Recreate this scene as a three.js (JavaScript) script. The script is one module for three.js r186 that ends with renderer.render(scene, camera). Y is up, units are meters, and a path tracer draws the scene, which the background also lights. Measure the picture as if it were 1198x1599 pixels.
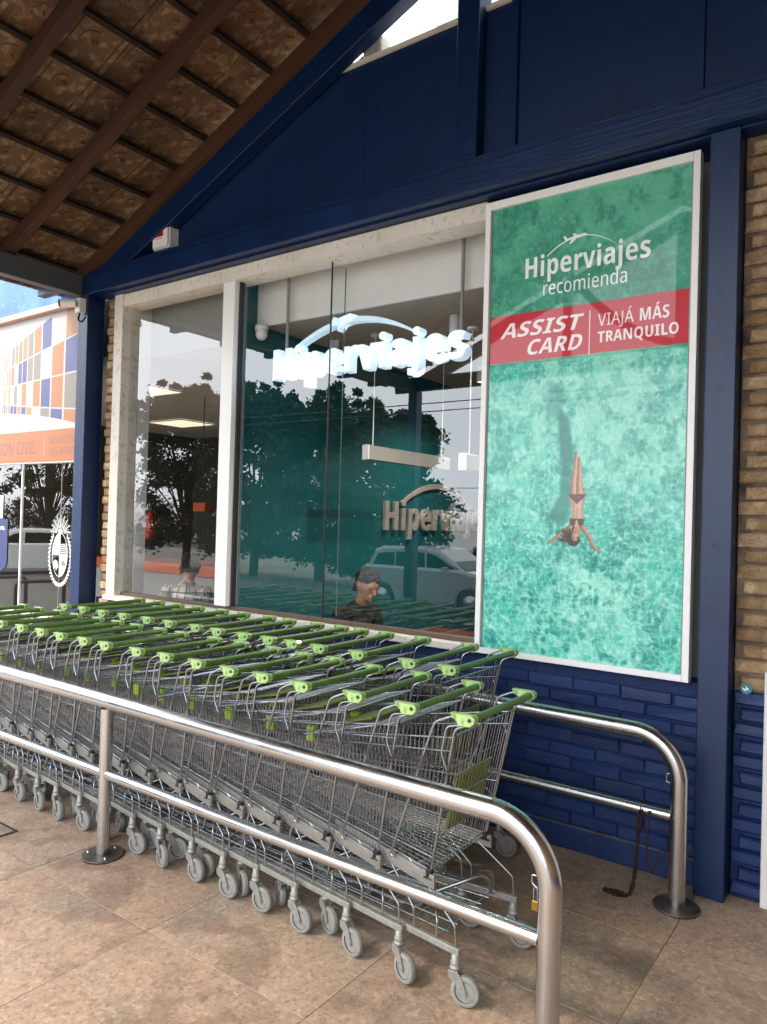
import * as THREE from 'three';
import { MarchingCubes } from 'three/addons/objects/MarchingCubes.js';
import { FontLoader } from 'three/addons/loaders/FontLoader.js';
import { TextGeometry } from 'three/addons/geometries/TextGeometry.js';
import { RoundedBoxGeometry } from 'three/addons/geometries/RoundedBoxGeometry.js';
import { RectAreaLightUniformsLib } from 'three/addons/lights/RectAreaLightUniformsLib.js';

// ---------------------------------------------------------------- camera, sky, sun, exposure
const scene = new THREE.Scene();
const camera = new THREE.PerspectiveCamera(69.53, 767 / 1024, 0.05, 600);
camera.rotation.order = 'YXZ';
camera.position.set(0, 1.65, 0);
camera.rotation.set(0.010178, 0.623532, 0.028411);
const renderer = new THREE.WebGLRenderer({ antialias: true });
renderer.setSize(767, 1024);
renderer.toneMapping = THREE.LinearToneMapping;
renderer.toneMappingExposure = 3.8;
renderer.shadowMap.enabled = true;
RectAreaLightUniformsLib.init();

let seed = 12345;
const rnd = () => { seed = (seed + 0x6d2b79f5) | 0; let t = Math.imul(seed ^ (seed >>> 15), 1 | seed); t = (t + Math.imul(t ^ (t >>> 7), 61 | t)) ^ t; return ((t ^ (t >>> 14)) >>> 0) / 4294967296; };
const rr = (a, b) => a + (b - a) * rnd();
// tileable value noise
const PERM = new Float32Array(65536); for (let i = 0; i < 65536; i++) PERM[i] = rnd();
function vnoise(x, y, p) {
  const xi = Math.floor(x), yi = Math.floor(y), fx = x - xi, fy = y - yi;
  const u = fx * fx * (3 - 2 * fx), v = fy * fy * (3 - 2 * fy);
  const m = (a) => ((a % p) + p) % p, h = (a, b) => PERM[(m(a) * 251 + m(b) * 8191 + p * 77) & 65535];
  const a = h(xi, yi), b = h(xi + 1, yi), c = h(xi, yi + 1), d = h(xi + 1, yi + 1);
  return a + (b - a) * u + (c - a) * v + (a - b - c + d) * u * v;
}
function fbm(x, y, p, oct, gain = 0.5) { let s = 0, a = 1, n = 0; for (let i = 0; i < oct; i++) { s += a * vnoise(x * p, y * p, p); n += a; a *= gain; p *= 2; } return s / n; }
{
  const W = 512, Hh = 256, d = new Float32Array(W * Hh * 4);
  for (let j = 0; j < Hh; j++) for (let i = 0; i < W; i++) {
    const el = (j / (Hh - 1) - 0.5) * Math.PI, u = i / W, k = (j * W + i) * 4;
    const e = Math.max(0, Math.sin(el));
    let c = fbm(u, (0.25 + 0.5 * j / Hh), 6, 5);
    c = 0.98 + 0.55 * (c - 0.5) - 0.06 * e;
    if (el < 0) c *= 0.5;
    const bl = Math.max(0, 0.6 - fbm(u + 0.37, j / Hh, 5, 4)) * 0.35;
    d[k] = c * (0.97 - bl * 0.5); d[k + 1] = c * (1.0 - bl * 0.2); d[k + 2] = c * 1.05; d[k + 3] = 1;
  }
  const t = new THREE.DataTexture(d, W, Hh, THREE.RGBAFormat, THREE.FloatType);
  t.mapping = THREE.EquirectangularReflectionMapping; t.magFilter = THREE.LinearFilter; t.minFilter = THREE.LinearFilter; t.needsUpdate = true;
  scene.background = t; scene.environment = t; scene.backgroundIntensity = 1.35; scene.environmentIntensity = 1.35;
}
const sun = new THREE.DirectionalLight(0xfff1dd, 1.4);
sun.position.set(-14, 26, 20); sun.target.position.set(-3, 0, -2);
sun.castShadow = true; sun.shadow.radius = 24; sun.shadow.mapSize.set(2048, 2048);
Object.assign(sun.shadow.camera, { left: -25, right: 25, top: 25, bottom: -25, near: 1, far: 90 });
scene.add(sun, sun.target);

// ---------------------------------------------------------------- helpers
const V = (x, y, z) => new THREE.Vector3(x, y, z);
const counts = {};
function numbered(n) { counts[n] = (counts[n] ?? -1) + 1; return counts[n] ? n + '_' + String(counts[n]).padStart(3, '0') : n; }
function flat(g) {
  const n = g.index ? g.toNonIndexed() : g;
  for (const k of Object.keys(n.attributes)) if (!['position', 'normal', 'uv'].includes(k)) n.deleteAttribute(k);
  if (!n.attributes.normal) n.computeVertexNormals();
  if (!n.attributes.uv) n.setAttribute('uv', new THREE.BufferAttribute(new Float32Array(n.attributes.position.count * 2), 2));
  return n;
}
function merge(list) {
  const L = (Array.isArray(list) ? list.flat(9) : [list]).map(flat);
  if (L.length === 1) { L[0].clearGroups(); return L[0]; }
  let n = 0; for (const g of L) n += g.attributes.position.count;
  const P = new Float32Array(n * 3), N = new Float32Array(n * 3), U = new Float32Array(n * 2); let o = 0;
  for (const g of L) { P.set(g.attributes.position.array, o * 3); N.set(g.attributes.normal.array, o * 3); U.set(g.attributes.uv.array, o * 2); o += g.attributes.position.count; }
  const r = new THREE.BufferGeometry();
  r.setAttribute('position', new THREE.BufferAttribute(P, 3)); r.setAttribute('normal', new THREE.BufferAttribute(N, 3)); r.setAttribute('uv', new THREE.BufferAttribute(U, 2));
  return r;
}
function boxUV(g, s = 1, ox = 0, oy = 0) { // uv in metres from the dominant normal axis
  const p = g.attributes.position, n = g.attributes.normal, u = new Float32Array(p.count * 2);
  for (let i = 0; i < p.count; i++) {
    const a = Math.abs(n.getX(i)), b = Math.abs(n.getY(i)), c = Math.abs(n.getZ(i));
    let x, y;
    if (b >= a && b >= c) { x = p.getX(i); y = p.getZ(i); } else if (a >= c) { x = p.getZ(i); y = p.getY(i); } else { x = p.getX(i); y = p.getY(i); }
    u[i * 2] = x * s + ox; u[i * 2 + 1] = y * s + oy;
  }
  g.setAttribute('uv', new THREE.BufferAttribute(u, 2)); return g;
}
function mesh(name, geos, mat, parent = scene, uv = true) {
  const g = merge(geos); if (uv) boxUV(g);
  const m = new THREE.Mesh(g, mat); m.name = parent === scene ? numbered(name) : name; parent.add(m); return m;
}
function thing(name, label, category, pos = [0, 0, 0], group) {
  const o = new THREE.Group(); o.name = numbered(name); o.position.set(...pos); scene.add(o);
  tag(o, label, category, group); return o;
}
function tag(o, label, category, group) { o.userData.label = label; o.userData.category = category; if (group) o.userData.group = group; return o; }
function structure(o, label) { o.userData.kind = 'structure'; if (label) { o.userData.label = label; } return o; }
function box(x0, x1, y0, y1, z0, z1) { const g = new THREE.BoxGeometry(x1 - x0, y1 - y0, z1 - z0); g.translate((x0 + x1) / 2, (y0 + y1) / 2, (z0 + z1) / 2); return g; }
function rbox(x0, x1, y0, y1, z0, z1, r = 0.006, s = 1) { const g = new RoundedBoxGeometry(x1 - x0, y1 - y0, z1 - z0, s, r); g.translate((x0 + x1) / 2, (y0 + y1) / 2, (z0 + z1) / 2); return g; }
const UP = V(0, 1, 0);
function rod(a, b, r, seg = 6, open = true) {
  a = V(...a); b = V(...b); const d = b.clone().sub(a), L = d.length();
  const g = new THREE.CylinderGeometry(r, r, L, seg, 1, open);
  g.applyQuaternion(new THREE.Quaternion().setFromUnitVectors(UP, d.normalize())); g.translate((a.x + b.x) / 2, (a.y + b.y) / 2, (a.z + b.z) / 2); return g;
}
function poly(pts, r, seg = 6, bend = 0.02, n = 4) { // bent wire through points with rounded corners
  const P = pts.map((p) => V(...p)), path = new THREE.CurvePath();
  let prev = P[0];
  for (let i = 1; i < P.length - 1; i++) {
    const a = P[i].clone().sub(P[i - 1]), b = P[i + 1].clone().sub(P[i]); const k = Math.min(bend, a.length() * 0.45, b.length() * 0.45);
    const p0 = P[i].clone().addScaledVector(a.normalize(), -k), p1 = P[i].clone().addScaledVector(b.normalize(), k);
    path.add(new THREE.LineCurve3(prev, p0)); path.add(new THREE.QuadraticBezierCurve3(p0, P[i], p1)); prev = p1;
  }
  path.add(new THREE.LineCurve3(prev, P[P.length - 1]));
  const pts2 = []; for (const c of path.curves) { const m = c.isLineCurve3 ? 1 : n; for (let i = pts2.length ? 1 : 0; i <= m; i++) pts2.push(c.getPoint(i / m)); }
  return sweep(pts2, r, seg);
}
function sweep(pts, r, seg) { // tube with exact corners, parallel transport
  const n = pts.length, pos = [], nor = [], uv = [], idx = []; let N = null;
  for (let i = 0; i < n; i++) {
    const t = pts[Math.min(i + 1, n - 1)].clone().sub(pts[Math.max(i - 1, 0)]).normalize();
    if (!N) { N = Math.abs(t.y) < 0.9 ? V(0, 1, 0) : V(1, 0, 0); }
    N = N.clone().addScaledVector(t, -N.dot(t)).normalize(); const B = t.clone().cross(N);
    for (let j = 0; j <= seg; j++) { const a = j / seg * Math.PI * 2, v = N.clone().multiplyScalar(Math.cos(a)).addScaledVector(B, Math.sin(a)); pos.push(pts[i].x + v.x * r, pts[i].y + v.y * r, pts[i].z + v.z * r); nor.push(v.x, v.y, v.z); uv.push(j / seg, i); }
  }
  for (let i = 0; i < n - 1; i++) for (let j = 0; j < seg; j++) { const a = i * (seg + 1) + j, b = a + seg + 1; idx.push(a, a + 1, b, b, a + 1, b + 1); }
  const g = new THREE.BufferGeometry(); g.setAttribute('position', new THREE.Float32BufferAttribute(pos, 3)); g.setAttribute('normal', new THREE.Float32BufferAttribute(nor, 3)); g.setAttribute('uv', new THREE.Float32BufferAttribute(uv, 2)); g.setIndex(idx); return g;
}
function lathe(pts, seg, axis = 'y') { const g = new THREE.LatheGeometry(pts.map(([a, b]) => new THREE.Vector2(a, b)), seg); if (axis === 'z') g.rotateX(Math.PI / 2); if (axis === 'x') g.rotateZ(-Math.PI / 2); return g; }
function extrude(pts, depth, bevel = 0, holes = []) {
  const s = new THREE.Shape(pts.map(([x, y]) => new THREE.Vector2(x, y))); for (const h of holes) s.holes.push(new THREE.Path(h.map(([x, y]) => new THREE.Vector2(x, y))));
  return new THREE.ExtrudeGeometry(s, { depth, bevelEnabled: bevel > 0, bevelThickness: bevel, bevelSize: bevel, bevelSegments: 1, curveSegments: 6 });
}
// brick with a chamfered front, back left open (18 triangles); front faces +z
function brickGeo(w, h, d, c, j = 0.003) {
  const q = () => rr(-j, j), b = [[0, 0], [w, 0], [w, h], [0, h]].map(([x, y]) => [x + q(), y + q()]);
  const f = b.map(([x, y]) => [x + (x < w / 2 ? c : -c), y + (y < h / 2 ? c : -c), d + q() * 0.7]);
  const B = b.map(([x, y]) => [x, y, 0]), E = b.map(([x, y]) => [x, y, d - c]), tri = [];
  const quad = (p, r, s, t) => tri.push(p, r, s, p, s, t);
  for (let i = 0; i < 4; i++) { const k = (i + 1) % 4; quad(B[i], B[k], E[k], E[i]); quad(E[i], E[k], f[k], f[i]); }
  quad(f[0], f[1], f[2], f[3]);
  const g = new THREE.BufferGeometry(); g.setAttribute('position', new THREE.Float32BufferAttribute(tri.flat(), 3)); g.computeVertexNormals();
  return boxUV(g, 1, rnd(), rnd());
}
// ---------------------------------------------------------------- textures
function canvasTex(w, h, paint, srgb = true) { const c = document.createElement('canvas'); c.width = w; c.height = h; paint(c.getContext('2d'), w, h); const t = new THREE.CanvasTexture(c); if (srgb) t.colorSpace = THREE.SRGBColorSpace; t.wrapS = t.wrapT = THREE.RepeatWrapping; t.anisotropy = 8; return t; }
function pixTex(n, f, srgb, rep = 1) {
  const d = new Uint8Array(n * n * 4);
  for (let j = 0; j < n; j++) for (let i = 0; i < n; i++) { const c = f(i / n, j / n), k = (j * n + i) * 4; if (typeof c === 'number') d[k] = d[k + 1] = d[k + 2] = Math.max(0, Math.min(255, c * 255)); else for (let a = 0; a < 3; a++) d[k + a] = Math.max(0, Math.min(255, c[a])); d[k + 3] = 255; }
  const t = new THREE.DataTexture(d, n, n); t.wrapS = t.wrapT = THREE.RepeatWrapping; t.magFilter = THREE.LinearFilter; t.minFilter = THREE.LinearMipmapLinearFilter; t.generateMipmaps = true; t.repeat.set(rep, rep); if (srgb) t.colorSpace = THREE.SRGBColorSpace; t.needsUpdate = true; return t;
}
const mix = (a, b, t) => [a[0] + (b[0] - a[0]) * t, a[1] + (b[1] - a[1]) * t, a[2] + (b[2] - a[2]) * t];
const sm = (a, b, x) => { x = Math.max(0, Math.min(1, (x - a) / (b - a))); return x * x * (3 - 2 * x); };
const noiseTex = pixTex(256, (u, v) => fbm(u, v, 8, 5), false, 1.5);
const fineTex = pixTex(256, (u, v) => 0.5 + (fbm(u, v, 32, 3) - 0.5) * 1.2, false, 3);
// speckled stone, pinkish tan with grey patches
const stoneMap = pixTex(1024, (u, v) => {
  const a = fbm(u, v, 3, 5), b = fbm(u + 0.31, v + 0.7, 5, 5), s = fbm(u, v, 170, 2), s2 = fbm(u + 0.5, v, 110, 2), r = fbm(u + 0.1, v + 0.2, 44, 4), q = PERM[(Math.floor(u * 1024) * 613 + Math.floor(v * 1024) * 8111) & 65535];
  let c = mix([160, 144, 128], [194, 174, 154], 0.2 + 0.8 * b);
  c = mix(c, [156, 150, 138], sm(0.46, 0.66, a) * 0.75);
  c = mix(c, [126, 102, 86], sm(0.45, 0.85, r) * 0.3);
  c = mix(c, [214, 194, 170], sm(0.52, 0.8, s2) * 0.5);
  c = mix(c, [100, 86, 76], sm(0.52, 0.9, s) * 0.4);
  c = mix(c, [106, 92, 80], sm(0.55, 0.7, fbm(u + 0.45, v + 0.85, 7, 6, 0.6)) * 0.35);
  return [c[0] * (0.93 + 0.14 * q), c[1] * 0.97 * (0.93 + 0.14 * q), c[2] * 0.96 * (0.93 + 0.14 * q)];
}, true, 0.62);
const stoneRough = pixTex(512, (u, v) => 0.42 + 0.35 * fbm(u, v, 12, 5), false, 0.62);
const stoneBump = pixTex(512, (u, v) => fbm(u, v, 64, 3), false, 0.62);
const brickMap = pixTex(512, (u, v) => { const a = fbm(u, v, 10, 5), b = fbm(u + 0.4, v, 40, 3), c = fbm(u, v + 0.3, 6, 3); let k = mix([146, 128, 108], [188, 170, 144], a); k = mix(k, [212, 200, 178], sm(0.5, 0.75, c) * 0.7); return mix(k, [96, 76, 60], sm(0.55, 0.9, b) * 0.55); }, true, 3);
const woodMap = pixTex(512, (u, v) => { const g = fbm(u * 1, v * 1, 4, 3), s = vnoise(u * 6 + g * 2, v * 90, 90), f = vnoise(u * 20, v * 256, 256); return mix([120, 86, 54], [186, 146, 100], 0.25 + 0.4 * s + 0.3 * f * g); }, true, 1.3);
const tileMap = pixTex(512, (u, v) => { const a = fbm(u, v, 5, 5), b = fbm(u + 0.3, v + 0.6, 9, 4), s = fbm(u, v, 50, 3); let c = mix([104, 82, 62], [140, 112, 86], a); c = mix(c, [184, 168, 146], sm(0.45, 0.8, b) * 0.7); return mix(c, [64, 50, 40], sm(0.5, 0.9, s) * 0.4); }, true, 2.2);
const paintBump = pixTex(512, (u, v) => 0.5 * fbm(u, v, 14, 5) + 0.5 * vnoise(u * 8, v * 128, 128), false, 1.1);
const paintBumpV = pixTex(512, (u, v) => 0.6 * fbm(u, v, 14, 5) + 0.4 * vnoise(u * 128, v * 6, 128), false, 1.1);
const paintMap = pixTex(512, (u, v) => { const a = fbm(u, v, 6, 5), s = fbm(u + 0.2, v, 34, 4); let c = mix([186, 194, 206], [250, 252, 255], a); const d = fbm(u + 0.6, v + 0.1, 60, 3); c = mix(c, [255, 255, 255], sm(0.62, 0.8, s)); return mix(c, [120, 110, 110], sm(0.66, 0.78, d) * 0.3); }, true, 0.8);
const plasterMap = pixTex(512, (u, v) => { const a = fbm(u, v, 4, 5), s = fbm(u + 0.2, v, 24, 4); return mix(mix([210, 203, 190], [232, 228, 218], a), [176, 160, 136], sm(0.58, 0.85, s) * 0.6); }, true, 1.4);
const galvMap = pixTex(256, (u, v) => { const a = fbm(u, v, 24, 3), b = fbm(u, v + 0.4, 6, 4); return mix([150, 150, 146], [214, 214, 210], 0.5 * a + 0.5 * b); }, true, 6);
const brushRough = pixTex(256, (u, v) => 0.17 + 0.22 * fbm(u, v, 6, 4) + 0.05 * fbm(u, v, 60, 2), false, 2);
const asphaltMap = pixTex(512, (u, v) => { const a = fbm(u, v, 4, 4), s = fbm(u, v, 120, 2); return mix(mix([92, 90, 87], [122, 119, 113], a), [160, 156, 150], sm(0.62, 0.8, s) * 0.6); }, true, 0.3);
const plaidTex = canvasTex(256, 256, (g, w) => {
  g.fillStyle = '#d9d7d2'; g.fillRect(0, 0, w, w); g.globalAlpha = 0.75;
  for (let k = 0; k < 4; k++) for (const [o, t] of [[6, 9], [20, 3], [30, 3]]) { g.fillStyle = '#26262c'; g.fillRect(k * 64 + o, 0, t, w); g.fillRect(0, k * 64 + o, w, t); }
}); plaidTex.repeat.set(3, 3);

// ---------------------------------------------------------------- materials
const M = {};
const std = (o) => new THREE.MeshStandardMaterial(o), phys = (o) => new THREE.MeshPhysicalMaterial(o);
M.stone = [0xeeebe8, 0xe6e0dc, 0xe2ded8, 0xece6e0].map((c) => std({ color: c, map: stoneMap, roughnessMap: stoneRough, roughness: 1, bumpMap: stoneBump, bumpScale: 0.0012 }));
M.grout = std({ color: 0x94806e, map: noiseTex, roughness: 0.95 });
M.blue = std({ color: 0x022a58, map: paintMap, roughness: 0.38, bumpMap: paintBumpV, bumpScale: 0.0012 });
M.blueBeam = std({ color: 0x022a58, map: paintMap, roughness: 0.38, bumpMap: paintBump, bumpScale: 0.0012 });
M.bluePanel = std({ color: 0x022a58, map: paintMap, roughness: 0.45, bumpMap: noiseTex, bumpScale: 0.001 });
M.blueBrick = [0x032d64, 0x032a5e, 0x053168].map((c) => std({ color: c, map: paintMap, roughness: 0.5, bumpMap: noiseTex, bumpScale: 0.004 }));
M.blueMortar = std({ color: 0x032a5c, map: paintMap, roughness: 0.75, bumpMap: fineTex, bumpScale: 0.003 });
M.brick = [0xfff4e6, 0xe8dac6, 0xd8c6ae, 0xf2e2cc, 0xd0bca6].map((c) => std({ color: c, map: brickMap, roughness: 0.92, bumpMap: fineTex, bumpScale: 0.004 }));
M.mortar = std({ color: 0x9a8a78, map: noiseTex, roughness: 0.95, bumpMap: fineTex, bumpScale: 0.003 });
M.wood = [0x7c6650, 0x725c46, 0x66523e].map((c) => std({ color: c, map: woodMap, roughness: 0.8, bumpMap: woodMap, bumpScale: 0.002 }));
M.woodDark = std({ color: 0x3e3028, map: woodMap, roughness: 0.85 });
M.tile = [0xd0c4b4, 0xb0a494, 0xe0d4c4].map((c) => std({ color: c, map: tileMap, roughness: 0.92, bumpMap: tileMap, bumpScale: 0.004 }));
M.white = std({ color: 0xe4e2de, roughness: 0.45 });
M.whiteAlu = std({ color: 0xf4f3f0, roughness: 0.35, bumpMap: noiseTex, bumpScale: 0.0004 });
M.plaster = std({ color: 0xffffff, map: plasterMap, roughness: 0.85, bumpMap: noiseTex, bumpScale: 0.002 });
M.greyPaint = std({ color: 0x4c4e50, roughness: 0.5, bumpMap: noiseTex, bumpScale: 0.001 });
M.steel = phys({ color: 0xc2c4c6, metalness: 1, roughness: 0.8, roughnessMap: brushRough });
M.wire = std({ color: 0xa4a9ae, metalness: 1, roughness: 0.27 });
M.galv = std({ color: 0xccccca, map: galvMap, metalness: 0.35, roughness: 0.42 });
const greenMap = pixTex(256, (u, v) => { const a = fbm(u, v, 5, 5), s = fbm(u + 0.4, v, 40, 3); return mix(mix([214, 214, 206], [255, 255, 250], a), [255, 255, 235], sm(0.6, 0.8, s)).map((x) => x * (1 - 0.28 * sm(0.55, 0.75, fbm(u, v + 0.3, 18, 4)))); }, true, 4);
M.green = phys({ map: greenMap, color: 0x628a2c, roughness: 0.38, clearcoat: 0.3, clearcoatRoughness: 0.3, bumpMap: noiseTex, bumpScale: 0.0006 });
M.lime = phys({ map: greenMap, color: 0xb8e08e, roughness: 0.4, clearcoat: 0.2, bumpMap: noiseTex, bumpScale: 0.0004 });
M.limeBright = std({ color: 0xa4cc34, roughness: 0.45 });
M.flap = phys({ color: 0x788c2a, roughness: 0.4, transmission: 0.15, thickness: 0 });
M.rubber = std({ color: 0x929290, roughness: 0.6, map: pixTex(128, (u, v) => { const k = 200 + 50 * fbm(u, v, 6, 4); return [k, k, k * 0.98]; }, true, 8) });
M.hub = std({ color: 0xb4b4b2, roughness: 0.5 });
M.black = std({ color: 0x17171a, roughness: 0.5 });
M.darkGrey = std({ color: 0x2c2d30, roughness: 0.5 });
M.glass = phys({ color: 0xffffff, transmission: 1, thickness: 0, roughness: 0.0, ior: 2.0 });
M.glassEdge = phys({ color: 0x6e8a84, transmission: 0.4, thickness: 0, roughness: 0.1 });
M.teal = std({ color: 0x025c62, roughness: 0.6, bumpMap: noiseTex, bumpScale: 0.0006 });
M.ceiling = std({ color: 0xb8ab9c, roughness: 0.9 });
M.wallGrey = std({ color: 0x8e8f8c, roughness: 0.8, bumpMap: noiseTex, bumpScale: 0.001 });
M.roomDark = std({ color: 0x4a443e, roughness: 0.85 });
M.orange = std({ color: 0xb4501c, roughness: 0.5 });
M.asphalt = std({ color: 0xffffff, map: asphaltMap, roughness: 0.9 });
M.rust = std({ color: 0x3c1e14, roughness: 0.9, bumpMap: fineTex, bumpScale: 0.002, metalness: 0.3 });
M.flange = std({ color: 0x8c847c, map: noiseTex, metalness: 0.7, roughness: 0.5 });
M.brass = std({ color: 0x9a7c40, metalness: 1, roughness: 0.4 });
M.skin = std({ color: 0xae7d62, roughness: 0.55 });
M.hair = std({ color: 0x100c0a, roughness: 0.85, bumpMap: fineTex, bumpScale: 0.004 });
M.jacket = std({ color: 0x121316, roughness: 0.85, bumpMap: noiseTex, bumpScale: 0.003 });
M.plaid = std({ color: 0xc0c0c0, map: plaidTex, roughness: 0.85 });
M.deskWood = std({ color: 0x8a5c38, map: woodMap, roughness: 0.5 });
M.paper = std({ color: 0xe8e6e2, roughness: 0.8 });
M.red = std({ color: 0xb01818, roughness: 0.35 });
M.carSilver = phys({ color: 0x84898e, metalness: 0.6, roughness: 0.3, clearcoat: 1, clearcoatRoughness: 0.05 });
M.carWhite = phys({ color: 0xdededc, roughness: 0.35, clearcoat: 1, clearcoatRoughness: 0.05 });
M.carGlass = phys({ color: 0x07090b, roughness: 0.08, specularIntensity: 0.5 });
M.bark = std({ color: 0x4a3c30, roughness: 0.95, bumpMap: fineTex, bumpScale: 0.01 });
M.leaf = [0x26361a, 0x203015].map((c) => phys({ color: c, roughness: 0.7, side: THREE.DoubleSide }));
M.grassG = std({ color: 0x44502c, roughness: 1, map: noiseTex });
M.pink = std({ color: 0xd0a898, roughness: 0.6 });

// ---------------------------------------------------------------- ground, floor
const Wz = -3.65;                                   // face of the shop wall
{
  const g = new THREE.PlaneGeometry(500, 500); g.rotateX(-Math.PI / 2); g.translate(0, -0.5, 0);
  structure(mesh('parking_lot', g, M.asphalt), 'grey asphalt car park in front of the shop porch');
  const v = new THREE.PlaneGeometry(260, 14); v.rotateX(-Math.PI / 2); v.translate(-20, -0.49, 30);
  structure(mesh('grass_verge', v, M.grassG), 'green verge at the far side of the car park');
  const f = structure(new THREE.Group(), 'porch floor of speckled pinkish brown stone tiles'); f.name = 'porch_floor'; scene.add(f);
  mesh('slab', box(-9.9, 4.2, -0.52, -0.004, -3.75, 1.75), M.grout, f);
  const TX = 0.83, TZ = 0.6, variants = [];
  for (let i = 0; i < 6; i++) { const w = TX - 0.0022, d = TZ - 0.0022, c = 0.001, t = 0.02;
    const gg = brickGeo(w, d, t, c, 0.0008); gg.rotateX(-Math.PI / 2); gg.translate(0, -t, d); const u = gg.attributes.uv; const ox = rnd() * 3, oy = rnd() * 3; boxUV(gg, 1, ox, oy); variants.push(gg); }
  for (let ix = -9; ix < 6; ix++) for (let iz = 0; iz < 9; iz++) {
    const x = -2.43 + ix * TX, z = -3.66 + iz * TZ; if (x < -9.9 || x > 3.4) continue;
    if (ix === -2 && iz === 2) continue;
    const m = new THREE.Mesh(variants[Math.floor(rnd() * 6)], M.stone[Math.floor(rnd() * 4)]); m.name = 'floor_tile'; m.position.set(x, 0, z - TZ + TZ); m.position.y = rr(-0.0012, 0.0004); f.add(m);
  }
  { // tile with a drain lid let into it
    const x = -2.43 - 2 * TX, z = -3.66 + 2 * TZ;
    const t = mesh('floor_tile', box(x, x + TX - 0.005, -0.02, 0, z, z + TZ - 0.005), M.stone[0], f);
    const x1 = -3.69, z0 = -2.01, x0 = -3.95, z1 = -1.72;
  }
  const lid = thing('drain_cover', 'square brown drain cover let into the floor at the left edge', 'drain cover', [-3.86, 0, -1.86]);
  mesh('lid', rbox(-0.15, 0.15, 0.001, 0.006, -0.14, 0.14, 0.002), M.stone[2], lid);
  mesh('rim', [box(-0.165, 0.165, 0.0005, 0.004, -0.155, -0.143), box(-0.165, 0.165, 0.0005, 0.004, 0.143, 0.155), box(-0.165, -0.153, 0.0005, 0.004, -0.142, 0.142), box(0.153, 0.165, 0.0005, 0.004, -0.142, 0.142)], M.darkGrey, lid);
}

// ---------------------------------------------------------------- shop wall
{ // blue painted brick dado under window and poster
  const w = thing('brick_wall', 'blue painted brick wall under the shop window and poster', 'wall', [0, 0, Wz]);
  mesh('core', box(-5.6, -0.66, 0, 0.93, -0.22, -0.012), M.blueMortar, w);
  mesh('plinth', rbox(-5.6, -0.66, 0, 0.115, -0.011, 0.016, 0.006), M.blueBrick[1], w);
  mesh('dusty_ledge', rbox(-5.6, -0.66, 0.1155, 0.1205, -0.011, 0.014, 0.002), std({ color: 0x7c8088, map: noiseTex, roughness: 0.95 }), w);
  const bh = 0.0685, bw = 0.245, geo = []; for (let i = 0; i < 7; i++) geo.push(brickGeo(bw - 0.003, bh - 0.007, 0.010, 0.0055, 0.0035));
  const half = brickGeo(bw / 2 - 0.003, bh - 0.007, 0.010, 0.0055, 0.0035);
  let y = 0.121, row = 0;
  while (y + bh < 0.94) { for (let x = -0.665 - bw - (row % 2) * bw / 2; x > -5.65; x -= bw) { const b = new THREE.Mesh(geo[Math.floor(rnd() * 7)], M.blueBrick[Math.floor(rnd() * 3)]); b.name = 'brick'; b.position.set(x + rr(-0.003, 0.003), y + rr(-0.002, 0.002), -0.012 + rr(-0.003, 0.003)); b.rotation.z = rr(-0.008, 0.008); w.add(b); }
    if (row % 2) { const b = new THREE.Mesh(half, M.blueBrick[0]); b.name = 'brick'; b.position.set(-0.665 - bw / 2, y, -0.012); w.add(b); }
    y += bh; row++; }
  // natural / blue brick pier at the right and a thin one at the left
  const pier = (x0, wdt, label, blueTo) => {
    const p = thing('brick_pier', label, 'brick pier', [x0, 0, Wz - 0.02]);
    mesh('core', box(0, wdt, 0.0, 0.915, -0.2, 0), M.blueMortar, p);
    mesh('core', box(0, wdt, 0.915, 3.46, -0.2, 0.002), M.mortar, p);
    const h = 0.071, G = [], Hd = []; for (let i = 0; i < 6; i++) { G.push(brickGeo(wdt - 0.004, h - 0.009, 0.02, 0.008, 0.004)); Hd.push(brickGeo(wdt - 0.034, h - 0.014, 0.026, 0.008, 0.004)); }
    let k = 0; for (let yy = 0.006; yy + h < 3.46; yy += h, k++) { const b = new THREE.Mesh((k % 2 ? Hd : G)[Math.floor(rnd() * 6)], yy < blueTo ? M.blueBrick[Math.floor(rnd() * 3)] : M.brick[Math.floor(rnd() * 5)]); b.name = 'brick'; b.position.set(k % 2 ? 0.03 : 0.002, yy + 0.006, rr(-0.003, 0.003)); p.add(b); }
    return p;
  };
  pier(-0.648, 0.27, 'brick pier right of the blue post, bare above and blue below', 0.87);
  pier(-5.545, 0.135, 'thin bare brick strip between left post and window frame', -1);
  const rw = mesh('side_wall', box(-0.36, 4.2, 0, 3.45, -3.9, -3.69), M.plaster); tag(rw, 'pale plastered wall right of the brick pier, outside the frame', 'wall');
  const pp = mesh('door_jamb', rbox(-0.52, -0.365, 0.0, 1.03, -3.69, -3.615, 0.008), M.white); tag(pp, 'white painted jamb at the right edge beside the blue bricks', 'jamb');
}
{ // unseen building, added to shade the right side of the porch
  const b = thing('added_brick_building', 'added brown brick side building shading the right end of the porch, outside the frame', 'building', [1.62, 0, -1.2]);
  mesh('wall', box(0, 2.5, -0.5, 5.2, -2.45, 2.6), M.brick[4], b); mesh('plinth', rbox(-0.03, 0, 0, 0.4, -2.4, 2.55, 0.01), M.blueBrick[1], b);
}
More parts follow.
